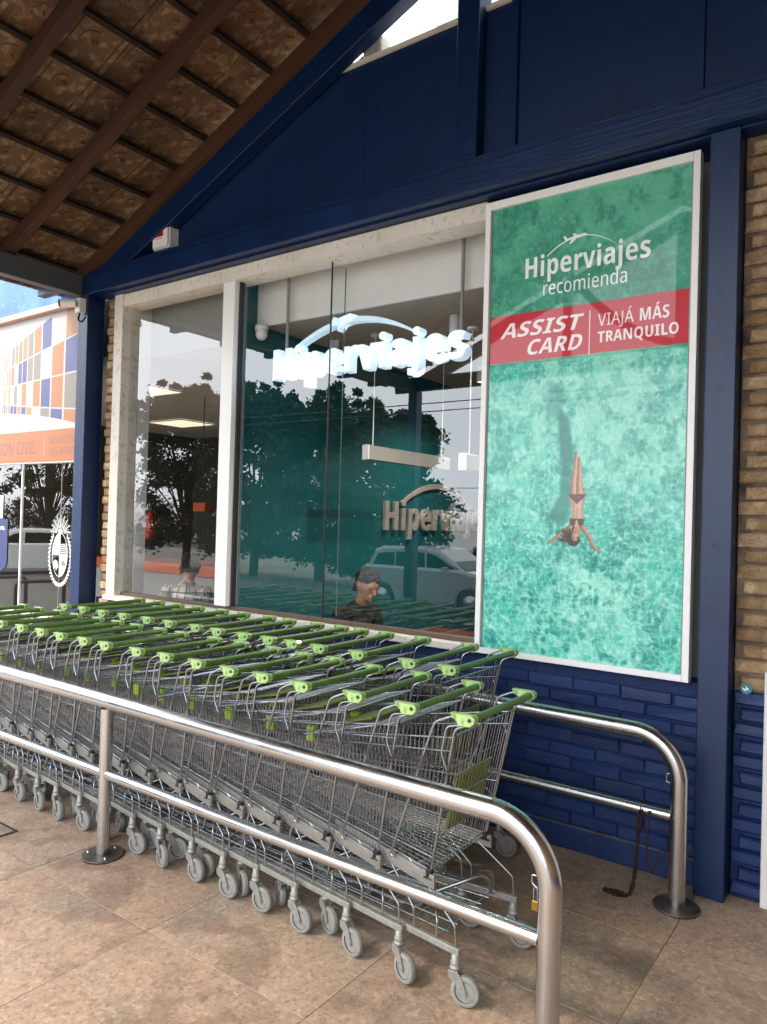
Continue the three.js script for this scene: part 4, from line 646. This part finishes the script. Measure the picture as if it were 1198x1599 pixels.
// ---------------------------------------------------------------- shopping trolleys
const lerp3 = (a, b, t) => [a[0] + (b[0] - a[0]) * t, a[1] + (b[1] - a[1]) * t, a[2] + (b[2] - a[2]) * t];
const trolleyGeo = (() => {
  const G = {}, RT = [-0.07, 0.905, 0.235], RB = [-0.165, 0.408, 0.205], FT = [-0.80, 0.775, 0.15], FB = [-0.70, 0.462, 0.13];
  const side = (s, t, sg) => { const a = lerp3(RB, FB, s), b = lerp3(RT, FT, s), p = lerp3(a, b, t); return [p[0], p[1], p[2] * sg]; };
  const basket = [];
  for (const sg of [-1, 1]) {
    for (const [t, r] of [[1, 0.0042], [0.9, 0.0032], [0.43, 0.003], [0.1, 0.003], [0.0, 0.003]]) basket.push(rod(side(0, t, sg), side(1, t, sg), r, 5));
    for (let i = 1; i < 34; i++) { const s = i / 34; basket.push(rod(side(s, 0, sg), side(s, 1, sg), 0.0015, 4)); }
  }
  for (const [t, r] of [[1, 0.0042], [0.7, 0.003], [0.4, 0.003], [0, 0.003]]) basket.push(rod(side(1, t, 1), side(1, t, -1), r, 5));
  for (let i = 1; i < 13; i++) { const k = 1 - 2 * i / 13; basket.push(rod([FB[0], FB[1], FB[2] * k], [FT[0], FT[1], FT[2] * k], 0.0015, 4)); }
  for (let i = 0; i <= 16; i++) { const k = 1 - 2 * i / 16; basket.push(rod([RB[0], RB[1], RB[2] * k], [FB[0], FB[1], FB[2] * k], 0.0015, 4)); }
  for (let i = 0; i <= 11; i++) { const a = lerp3(RB, FB, i / 11); basket.push(rod([a[0], a[1] - 0.003, a[2]], [a[0], a[1] - 0.003, -a[2]], 0.002, 5)); }
  G.basket = merge(basket);
  const frame = [];
  for (const sg of [-1, 1]) {
    const z = (p) => [p[0], p[1], p[2] * sg], w = (pts, r, b = 0.02) => frame.push(poly(pts.map(z), r, 6, b, 3));
    w([[-0.035, 0.985, 0.245], [-0.075, 0.98, 0.245], [-0.145, 0.948, 0.242], [-0.335, 0.44, 0.205]], 0.0048);
    w([[-0.02, 0.955, 0.246], [-0.066, 0.935, 0.238], [-0.165, 0.405, 0.207]], 0.0052);
    w([[-0.03, 0.957, 0.243], [-0.096, 0.942, 0.243], [-0.114, 0.842, 0.243], [-0.094, 0.79, 0.238]], 0.004);
    w([[-0.335, 0.44, 0.205], [-0.345, 0.42, 0.203], [-0.325, 0.41, 0.206], [-0.315, 0.43, 0.208]], 0.0045, 0.01);
    w([[-0.046, 0.188, 0.225], [-0.052, 0.262, 0.225], [-0.2, 0.372, 0.2], [-0.27, 0.42, 0.19]], 0.0045, 0.012);
    w([[-0.225, 0.198, 0.212], [-0.23, 0.262, 0.212], [-0.33, 0.36, 0.19], [-0.40, 0.42, 0.18]], 0.0045, 0.012);
    w([[-0.13, 0.192, 0.216], [-0.13, 0.25, 0.213], [-0.145, 0.268, 0.195], [-0.17, 0.27, 0.165]], 0.0042, 0.012);
    w([[-0.69, 0.19, 0.15], [-0.66, 0.35, 0.14], [-0.6, 0.447, 0.13]], 0.006, 0.03);
  }
  frame.push(poly([[-0.3, 0.2, -0.02], [-0.19, 0.252, -0.1], [-0.15, 0.27, -0.14], [-0.125, 0.25, -0.165], [-0.12, 0.195, -0.18]], 0.008, 8, 0.025, 4));
  G.frame = merge(frame);
  const ch = [];
  for (const sg of [-1, 1]) {
    const a = V(-0.03, 0.178, 0.225 * sg), b = V(-0.72, 0.178, 0.15 * sg), L = a.distanceTo(b), g = new RoundedBoxGeometry(L, 0.024, 0.018, 1, 0.003); g.rotateY(Math.atan2(-(a.z - b.z), a.x - b.x)); g.translate((a.x + b.x) / 2, 0.178, (a.z + b.z) / 2); ch.push(g);
  }
  ch.push(rbox(-0.73, -0.7, 0.166, 0.19, -0.165, 0.165, 0.003)); G.chassis = merge(ch);
  const tr = []; for (let i = 0; i < 7; i++) { const k = 1 - i / 3; tr.push(rod([-0.1, 0.205, 0.18 * k], [-0.7, 0.2, 0.13 * k], 0.0028, 5)); } for (let i = 0; i < 5; i++) { const x = -0.12 - i * 0.135; tr.push(rod([x, 0.201, 0.2 - i * 0.012], [x, 0.201, -0.2 + i * 0.012], 0.0028, 5)); } G.tray = merge(tr);
  const st = []; for (const sg of [-1, 1]) { const e = extrude([[-0.165, 0.355], [-0.165, 0.399], [-0.68, 0.45], [-0.68, 0.406]], 0.012, 0.001); e.translate(0, 0, -0.006); e.rotateY(-0.14 * sg); e.translate(0.02, 0, 0.236 * sg); st.push(merge(e)); } G.strip = st[0]; G.strip2 = st[1];
  const bb = rod([0, 0.98, -0.245], [0, 0.98, 0.245], 0.0132, 16, false); G.bar = merge([bb, rod([0, 0.98, 0.2], [0, 0.98, 0.215], 0.0148, 16, false), rod([0, 0.98, -0.215], [0, 0.98, -0.2], 0.0148, 16, false), rod([0, 0.98, 0.03], [0, 0.98, 0.032], 0.0137, 16, false)]);
  const cl = extrude([[-0.074, 0.013], [-0.066, 0.0], [-0.05, -0.007], [-0.043, -0.023], [0.0, -0.021], [0.014, -0.009], [0.016, 0.006], [0.008, 0.013]], 0.026, 0.0025, [[[0.004, 0.0], [0.002, 0.005], [-0.003, 0.005], [-0.005, 0], [-0.003, -0.005], [0.002, -0.005]]]); cl.translate(0, 0.98, -0.012); G.clip = merge(cl);
  G.bolt = merge(lathe([[0, 0.002], [0.007, 0.002], [0.007, 0]], 10, 'z'));
  const gt = []; for (let i = 0; i <= 18; i++) { const z = 0.222 * (1 - i / 9); gt.push(rod([0, 0, z], [0, -0.5, z * 0.9], 0.0016, 4)); } for (const [y, r] of [[0, 0.0042], [-0.12, 0.0026], [-0.25, 0.0026], [-0.38, 0.0026], [-0.5, 0.0036]]) gt.push(rod([0.003, y, 0.224 * (1 + y * 0.2)], [0.003, y, -0.224 * (1 + y * 0.2)], r, 5)); for (const sg of [-1, 1]) gt.push(rod([0, 0, 0.224 * sg], [0, -0.5, 0.202 * sg], 0.0036, 5)); G.gate = merge(gt);
  G.flap = merge([rbox(-0.018, -0.012, -0.40, -0.195, -0.15, 0.12, 0.003), rod([-0.018, -0.19, -0.16], [-0.018, -0.19, 0.13], 0.005, 6)]);
  G.bumper = merge(rbox(-0.02, 0.02, -0.03, 0.03, -0.018, 0.018, 0.006, 2));
  G.foot = merge([rbox(-0.012, 0.012, -0.016, 0.014, -0.01, 0.01, 0.004), rbox(-0.02, 0.024, -0.02, -0.015, -0.012, 0.012, 0.002)]);
  G.wheel = merge(lathe([[0, 0.009], [0.012, 0.0095], [0.03, 0.0075], [0.034, 0.0075], [0.0345, 0.0115], [0.046, 0.0115], [0.05, 0.006], [0.05, -0.006], [0.046, -0.0115], [0.0345, -0.0115], [0.034, -0.0075], [0.03, -0.0075], [0.012, -0.0095], [0, -0.009]], 26, 'z'));
  G.groove = merge([new THREE.TorusGeometry(0.0342, 0.0016, 5, 24).translate(0, 0, 0.0095), new THREE.TorusGeometry(0.0342, 0.0016, 5, 24).translate(0, 0, -0.0095)]);
  const fk = []; for (const s of [-1, 1]) { const e = extrude([[-0.012, 0.118], [0.02, 0.118], [0.034, 0.1], [0.052, 0.06], [0.056, 0.048], [0.044, 0.042], [0.034, 0.05], [0.012, 0.08], [-0.012, 0.095]].map(([x, y]) => [x - 0.008, y]), 0.0025); e.translate(0, 0, s * 0.0155 - 0.00125); fk.push(e); }
  fk.push(rbox(-0.02, 0.014, 0.112, 0.119, -0.018, 0.018, 0.002), lathe([[0, 0.119], [0.018, 0.119], [0.02, 0.125], [0.02, 0.13], [0.015, 0.134], [0.018, 0.14], [0.018, 0.146], [0.014, 0.15], [0.014, 0.168], [0, 0.168]], 14), rod([0.038, 0.05, -0.02], [0.038, 0.05, 0.02], 0.006, 8, false)); G.fork = merge(fk);
  for (const k of Object.keys(G)) boxUV(G[k]);
  return G;
})();
function makeTrolley(x, z, label) {
  const t = thing('shopping_trolley', label, 'shopping trolley', [x, 0, z]);
  const add = (n, g, m, p = t) => { const o = new THREE.Mesh(g, m); o.name = n; p.add(o); return o; };
  add('basket', trolleyGeo.basket, M.wire); add('frame', trolleyGeo.frame, M.wire); add('chassis', trolleyGeo.chassis, M.galv); add('lower_tray', trolleyGeo.tray, M.wire); add('side_strip', trolleyGeo.strip, M.galv); add('side_strip', trolleyGeo.strip2, M.galv);
  const h = add('handle_bar', trolleyGeo.bar, M.green);
  for (const s of [-1, 1]) { const c = add('handle_clip', trolleyGeo.clip, M.lime); c.position.z = s * 0.24; const b = add('bolt', trolleyGeo.bolt, M.darkGrey, c); b.position.set(0, 0.98, 0.0168); }
  const g = add('rear_gate', trolleyGeo.gate, M.wire); g.position.set(-0.072, 0.912, 0); g.rotation.z = -0.19; add('child_seat_flap', trolleyGeo.flap, M.flap, g);
  for (const s of [-1, 1]) { const b = add('corner_bumper', trolleyGeo.bumper, M.limeBright); b.position.set(-0.79, 0.765, s * 0.145); const f = add('foot_pad', trolleyGeo.foot, M.black); f.position.set(-0.17, 0.402, s * 0.207); }
  for (const [cx, cz] of [[-0.046, 0.225], [-0.046, -0.225], [-0.69, 0.15], [-0.69, -0.15]]) { const c = new THREE.Group(); c.name = 'caster'; c.position.set(cx, 0, cz); t.add(c); add('fork', trolleyGeo.fork, M.galv, c); const w = add('wheel', trolleyGeo.wheel, M.rubber, c); w.position.set(0.038, 0.0525, 0); w.scale.set(1.04, 1.04, 1.15); const gr = add('wheel_groove', trolleyGeo.groove, M.darkGrey, c); gr.position.set(0.038, 0.0525, 0); gr.scale.set(1.04, 1.04, 1.15); }
  return t;
}
{
  const ord = ['rightmost', 'second', 'third', 'fourth', 'fifth', 'sixth', 'seventh', 'eighth', 'ninth', 'tenth', 'eleventh', 'twelfth', 'thirteenth', 'fourteenth', 'fifteenth', 'sixteenth', 'seventeenth', 'eighteenth', 'nineteenth'];
  const xs = [-1.204, -1.437, -1.688, -1.941, -2.171, -2.363, -2.58, -2.807, -3.008, -3.263, -3.453, -3.671, -3.861, -4.065, -4.297, -4.52, -4.74, -4.96];
  const xs2 = [-1.60, -1.815, -2.105, -2.345, -2.525, -2.68, -2.86, -3.075, -3.26, -3.49, -3.69, -3.92, -4.13, -4.355, -4.56];
  let proto = null;
  const row = (list, z, where, group, sy, sz) => list.forEach((x, i) => {
    const label = i === 0 ? `wire trolley with green handle, rightmost ${where}, rear gate hanging closed` : `wire trolley with green handle, ${ord[i]} from the right in the row ${where}`;
    let t; if (!proto) { t = proto = makeTrolley(x, z, label); } else { t = proto.clone(); t.name = numbered('shopping_trolley'); scene.add(t); }
    t.userData = { label, category: 'shopping trolley', group };
    t.position.set(x, 0, z + (i ? rr(-0.008, 0.008) : 0)); t.scale.set(1, sy, sz); t.rotation.y = i ? rr(-0.022, 0.022) : 0;
    const g = t.children.find((c) => c.name === 'rear_gate'); g.rotation.z = i ? rr(-1.36, -1.28) : -0.19;
    let k = 0; for (const c of t.children) if (c.name === 'caster') { c.rotation.y = k++ < 2 ? rr(-0.35, 0.25) : rr(-0.6, 0.6) + (rnd() < 0.3 ? 2.4 : 0); }
  });
  row(xs, -2.46, 'beside the front railing', 'trolleys nested in the front row', 1, 1);
  row(xs2, -3.075, 'beside the wall', 'trolleys nested in the back row', 1.03, 1.22);
}

// ---------------------------------------------------------------- things outside that the glass mirrors
{
  const leafGeo = (n, blobs) => { // many small bent leaves through a few clumps
    const P = [], N = []; for (let i = 0; i < n; i++) { const b = blobs[Math.floor(rnd() * blobs.length)]; const a = rr(0, 6.283), e = Math.asin(rr(-0.75, 1)), r = Math.pow(rnd(), 0.55) * (rnd() < 0.12 ? 1.5 : 1); const c = V(b[0] + Math.cos(a) * Math.cos(e) * r * b[3], b[1] + Math.sin(e) * r * b[3] * 0.85, b[2] + Math.sin(a) * Math.cos(e) * r * b[3]);
      const d = V(rr(-1, 1), rr(-0.6, 0.9), rr(-1, 1)).normalize(), s = V(rr(-1, 1), rr(-1, 1), rr(-1, 1)).cross(d).normalize(), L = rr(0.1, 0.19), w = L * 0.36, q = d.clone().cross(s).multiplyScalar(w * 0.3);
      const p0 = c, p1 = c.clone().addScaledVector(d, L * 0.5).addScaledVector(s, w).add(q), p2 = c.clone().addScaledVector(d, L), p3 = c.clone().addScaledVector(d, L * 0.5).addScaledVector(s, -w).add(q);
      for (const t of [[p0, p1, p2], [p0, p2, p3]]) for (const p of t) P.push(p.x, p.y, p.z); }
    const g = new THREE.BufferGeometry(); g.setAttribute('position', new THREE.Float32BufferAttribute(P, 3)); g.computeVertexNormals(); return g; };
  const tree = (x, z, h, rad, lab, sd) => {
    const t = thing('tree', lab, 'tree', [x, -0.5, z], null); const tr = [poly([[0, 0, 0], [0.06, h * 0.25, 0.03], [0.0, h * 0.5, 0]], 0.16, 8, 0.3)], bl = [], tips = [];
    for (let i = 0; i < 120; i++) { const a = i * 2.4, k = Math.sqrt(rr(0.05, 1)), y = h * rr(0.1, 0.93), w = rad * k * Math.sqrt(Math.max(0.12, 1 - Math.pow((y / h - 0.45) / 0.58, 2))) * rr(0.85, 1.2); const p = [Math.cos(a) * w, y, Math.sin(a) * w]; bl.push([...p, rr(0.25, 0.65)]); if (i % 4 === 0) tr.push(poly([[0, h * 0.15 + 0.25 * i / 120, 0], [p[0] * 0.5, y * 0.7 + 0.2, p[2] * 0.5], p], 0.03, 5, 0.3)); }
    for (let i = 0; i < 70; i++) { const a = rr(0, 6.28), w = rad * rr(0.2, 1), y = h * rr(0.82, 1.0) * (1 - 0.12 * w / rad); const b = [Math.cos(a) * w, y - 0.7, Math.sin(a) * w], e = [b[0] + rr(-0.3, 0.3), y + rr(0, 0.75), b[2] + rr(-0.3, 0.3)]; tr.push(poly([b, lerp3(b, e, 0.5).map((v, q) => v + (q === 1 ? 0.05 : 0)), e], 0.012, 4, 0.1)); for (let q = 0.4; q <= 1; q += 0.3) bl.push([...lerp3(b, e, q), 0.13 + 0.12 * (1 - q)]); }
    mesh('trunk', tr, M.bark, t); mesh('crown', leafGeo(52000, bl), M.leaf[sd % 2], t);
  };
  tree(-13.3, 11.2, 5.4, 1.85, 'dense dark green tree across the car park, mirrored nearest the poster', 0);
  tree(-16.3, 11.6, 6.3, 2.1, 'dense dark green tree across the car park, mirrored in the middle', 1);
  tree(-19.2, 11.4, 6.6, 2.2, 'dense dark green tree across the car park, mirrored behind the white mullion', 0);
  tree(-23.4, 11.8, 7.2, 2.3, 'dense dark green tree across the car park, mirrored in the left pane', 1);
  tree(-29.5, 9.5, 8.2, 3.0, 'broad tree across the car park, mirrored in the office doors', 0);
  // cars
  const car = (x, z, turn, mat, lab) => {
    const c = thing('parked_car', lab, 'car', [x, -0.5, z]); c.rotation.y = turn; // nose towards +x, 3.95 long
    const prof = [[-1.93, 0.36], [-1.95, 0.62], [-1.9, 0.9], [-1.78, 0.98], [0.85, 0.98], [1.45, 0.88], [1.82, 0.74], [1.95, 0.55], [1.93, 0.32], [1.62, 0.24], [1.6, 0.36], [1.45, 0.58], [1.2, 0.64], [0.95, 0.58], [0.8, 0.36], [0.78, 0.22], [-0.86, 0.22], [-0.88, 0.36], [-1.02, 0.58], [-1.25, 0.64], [-1.5, 0.58], [-1.64, 0.36], [-1.66, 0.26]];
    const b = extrude(prof, 1.5, 0.06); b.translate(0, 0, -0.75); mesh('body', b, mat, c);
    const top = extrude([[-1.8, 0.97], [-1.55, 1.36], [-1.3, 1.44], [-0.2, 1.47], [0.25, 1.4], [0.98, 0.98]], 1.26, 0.07); top.translate(0, 0, -0.63); mesh('roof', top, mat, c);
    for (const s of [-1, 1]) { const wg = (pts) => { const e = extrude(pts, 0.012); e.translate(0, 0, s > 0 ? 0.7 : -0.712); mesh('side_window', e, M.carGlass, c); }; wg([[-1.62, 1.02], [-1.46, 1.32], [-0.98, 1.37], [-0.98, 1.02]]); wg([[-0.92, 1.02], [-0.92, 1.38], [-0.12, 1.39], [-0.1, 1.02]]); wg([[-0.03, 1.02], [-0.04, 1.39], [0.2, 1.34], [0.76, 1.02]]);
      mesh('mirror', rbox(0.5, 0.64, 1.0, 1.1, s > 0 ? 0.82 : -0.95, s > 0 ? 0.95 : -0.82, 0.02, 2), mat, c); mesh('headlight', rbox(1.72, 1.93, 0.66, 0.8, s > 0 ? 0.45 : -0.75, s > 0 ? 0.75 : -0.45, 0.03, 2), M.white, c); mesh('door_handle', rbox(-0.35, -0.2, 0.84, 0.87, s > 0 ? 0.81 : -0.83, s > 0 ? 0.83 : -0.81, 0.005), mat, c);
      for (const wx of [-1.26, 1.2]) { const w = lathe([[0.18, 0.09], [0.29, 0.1], [0.31, 0.07], [0.31, -0.07], [0.29, -0.1], [0.18, -0.09]], 24, 'z').translate(wx, 0.31, s * 0.72), r = lathe([[0, 0.08], [0.05, 0.085], [0.17, 0.07], [0.18, 0.09], [0.18, -0.09], [0, -0.08]], 20, 'z').translate(wx, 0.31, s * 0.72); const k = mesh('wheel', w, M.black, c); mesh('rim', r, M.wire, k); } }
    const ws = new THREE.PlaneGeometry(1.2, 0.78); ws.rotateY(Math.PI / 2); ws.rotateZ(1.05); ws.translate(0.66, 1.22, 0); mesh('windscreen', ws, M.carGlass, c); mesh('bumper', rbox(1.9, 2.0, 0.3, 0.5, -0.7, 0.7, 0.03, 2), mat, c);
  };
  car(-9.3, 8.1, 0, M.carSilver, 'silver hatchback parked outside, mirrored in the window');
  car(-9.6, 13.6, 0.1, M.carWhite, 'white car parked farther off, mirrored beside the poster');
  car(-24.5, 5.6, 1.9, M.carWhite, 'white car parked outside, mirrored in the office doors');
  for (const [x, z, lab] of [[-14.05, -0.2, 'dark bike rack on the pavement, nearest the office doors'], [-12.9, -0.1, 'dark bike rack on the pavement, the second one']]) { const r = thing('bike_rack', lab, 'bike rack', [x, -0.5, z]); mesh('hoop', poly([[-0.1, 0, -0.4], [-0.1, 0.85, -0.4], [0.1, 0.85, 0.4], [0.1, 0, 0.4]], 0.035, 10, 0.12, 5), M.darkGrey, r); for (const s of [-1, 1]) mesh('base_plate', lathe([[0, 0.01], [0.08, 0.01], [0.08, 0]], 14).translate(s * 0.1, 0, s * 0.4), M.darkGrey, r); }
  const wl = thing('boundary_wall', 'long low white wall at the far side of the car park', 'wall', [-40, -0.5, 42]); mesh('wall', rbox(-60, 80, 0, 2.05, -0.15, 0.15, 0.02), M.white, wl);
  const fw = mesh('far_trees', leafGeo(26000, Array.from({ length: 130 }, () => [rr(-110, 50), rr(0.5, 3.0), rr(47, 60), rr(1.4, 2.6)])), M.leaf[0]); fw.scale.set(1, 1, 1); tag(fw, 'far off line of trees beyond the white wall', 'trees'); fw.userData.kind = 'stuff';
  const cb = (y0, y1, z, lab) => { const pts = []; for (let i = 0; i <= 24; i++) { const t = i / 24; pts.push(V(-45 + 62 * t, y0 + (y1 - y0) * t - 0.5 * t * (1 - t), z)); } tag(mesh('power_cable', sweep(pts, 0.014, 5), M.black), lab, 'cable'); };
  cb(4.75, 4.75, 8.4, 'upper power cable crossing the car park, mirrored in the glass'); cb(4.55, 4.6, 8.6, 'lower power cable crossing the car park, mirrored in the glass'); cb(3.1, 3.1, 18, 'slack cable low across the car park, mirrored beside the poster');
  for (const [x, lab] of [[-45, 'left'], [17, 'right']]) { const p = thing('utility_pole', `wooden utility pole at the ${lab} end of the cables`, 'pole', [x, -0.5, 9]); mesh('pole', lathe([[0.16, 0], [0.1, 7]], 10), M.bark, p); mesh('crossarm', rbox(-0.05, 0.05, 5.0, 5.12, -0.9, 9.2, 0.01), M.bark, p); }
}
scene.traverse((o) => { if (o.isMesh) { o.castShadow = true; o.receiveShadow = true; } });
renderer.render(scene, camera);
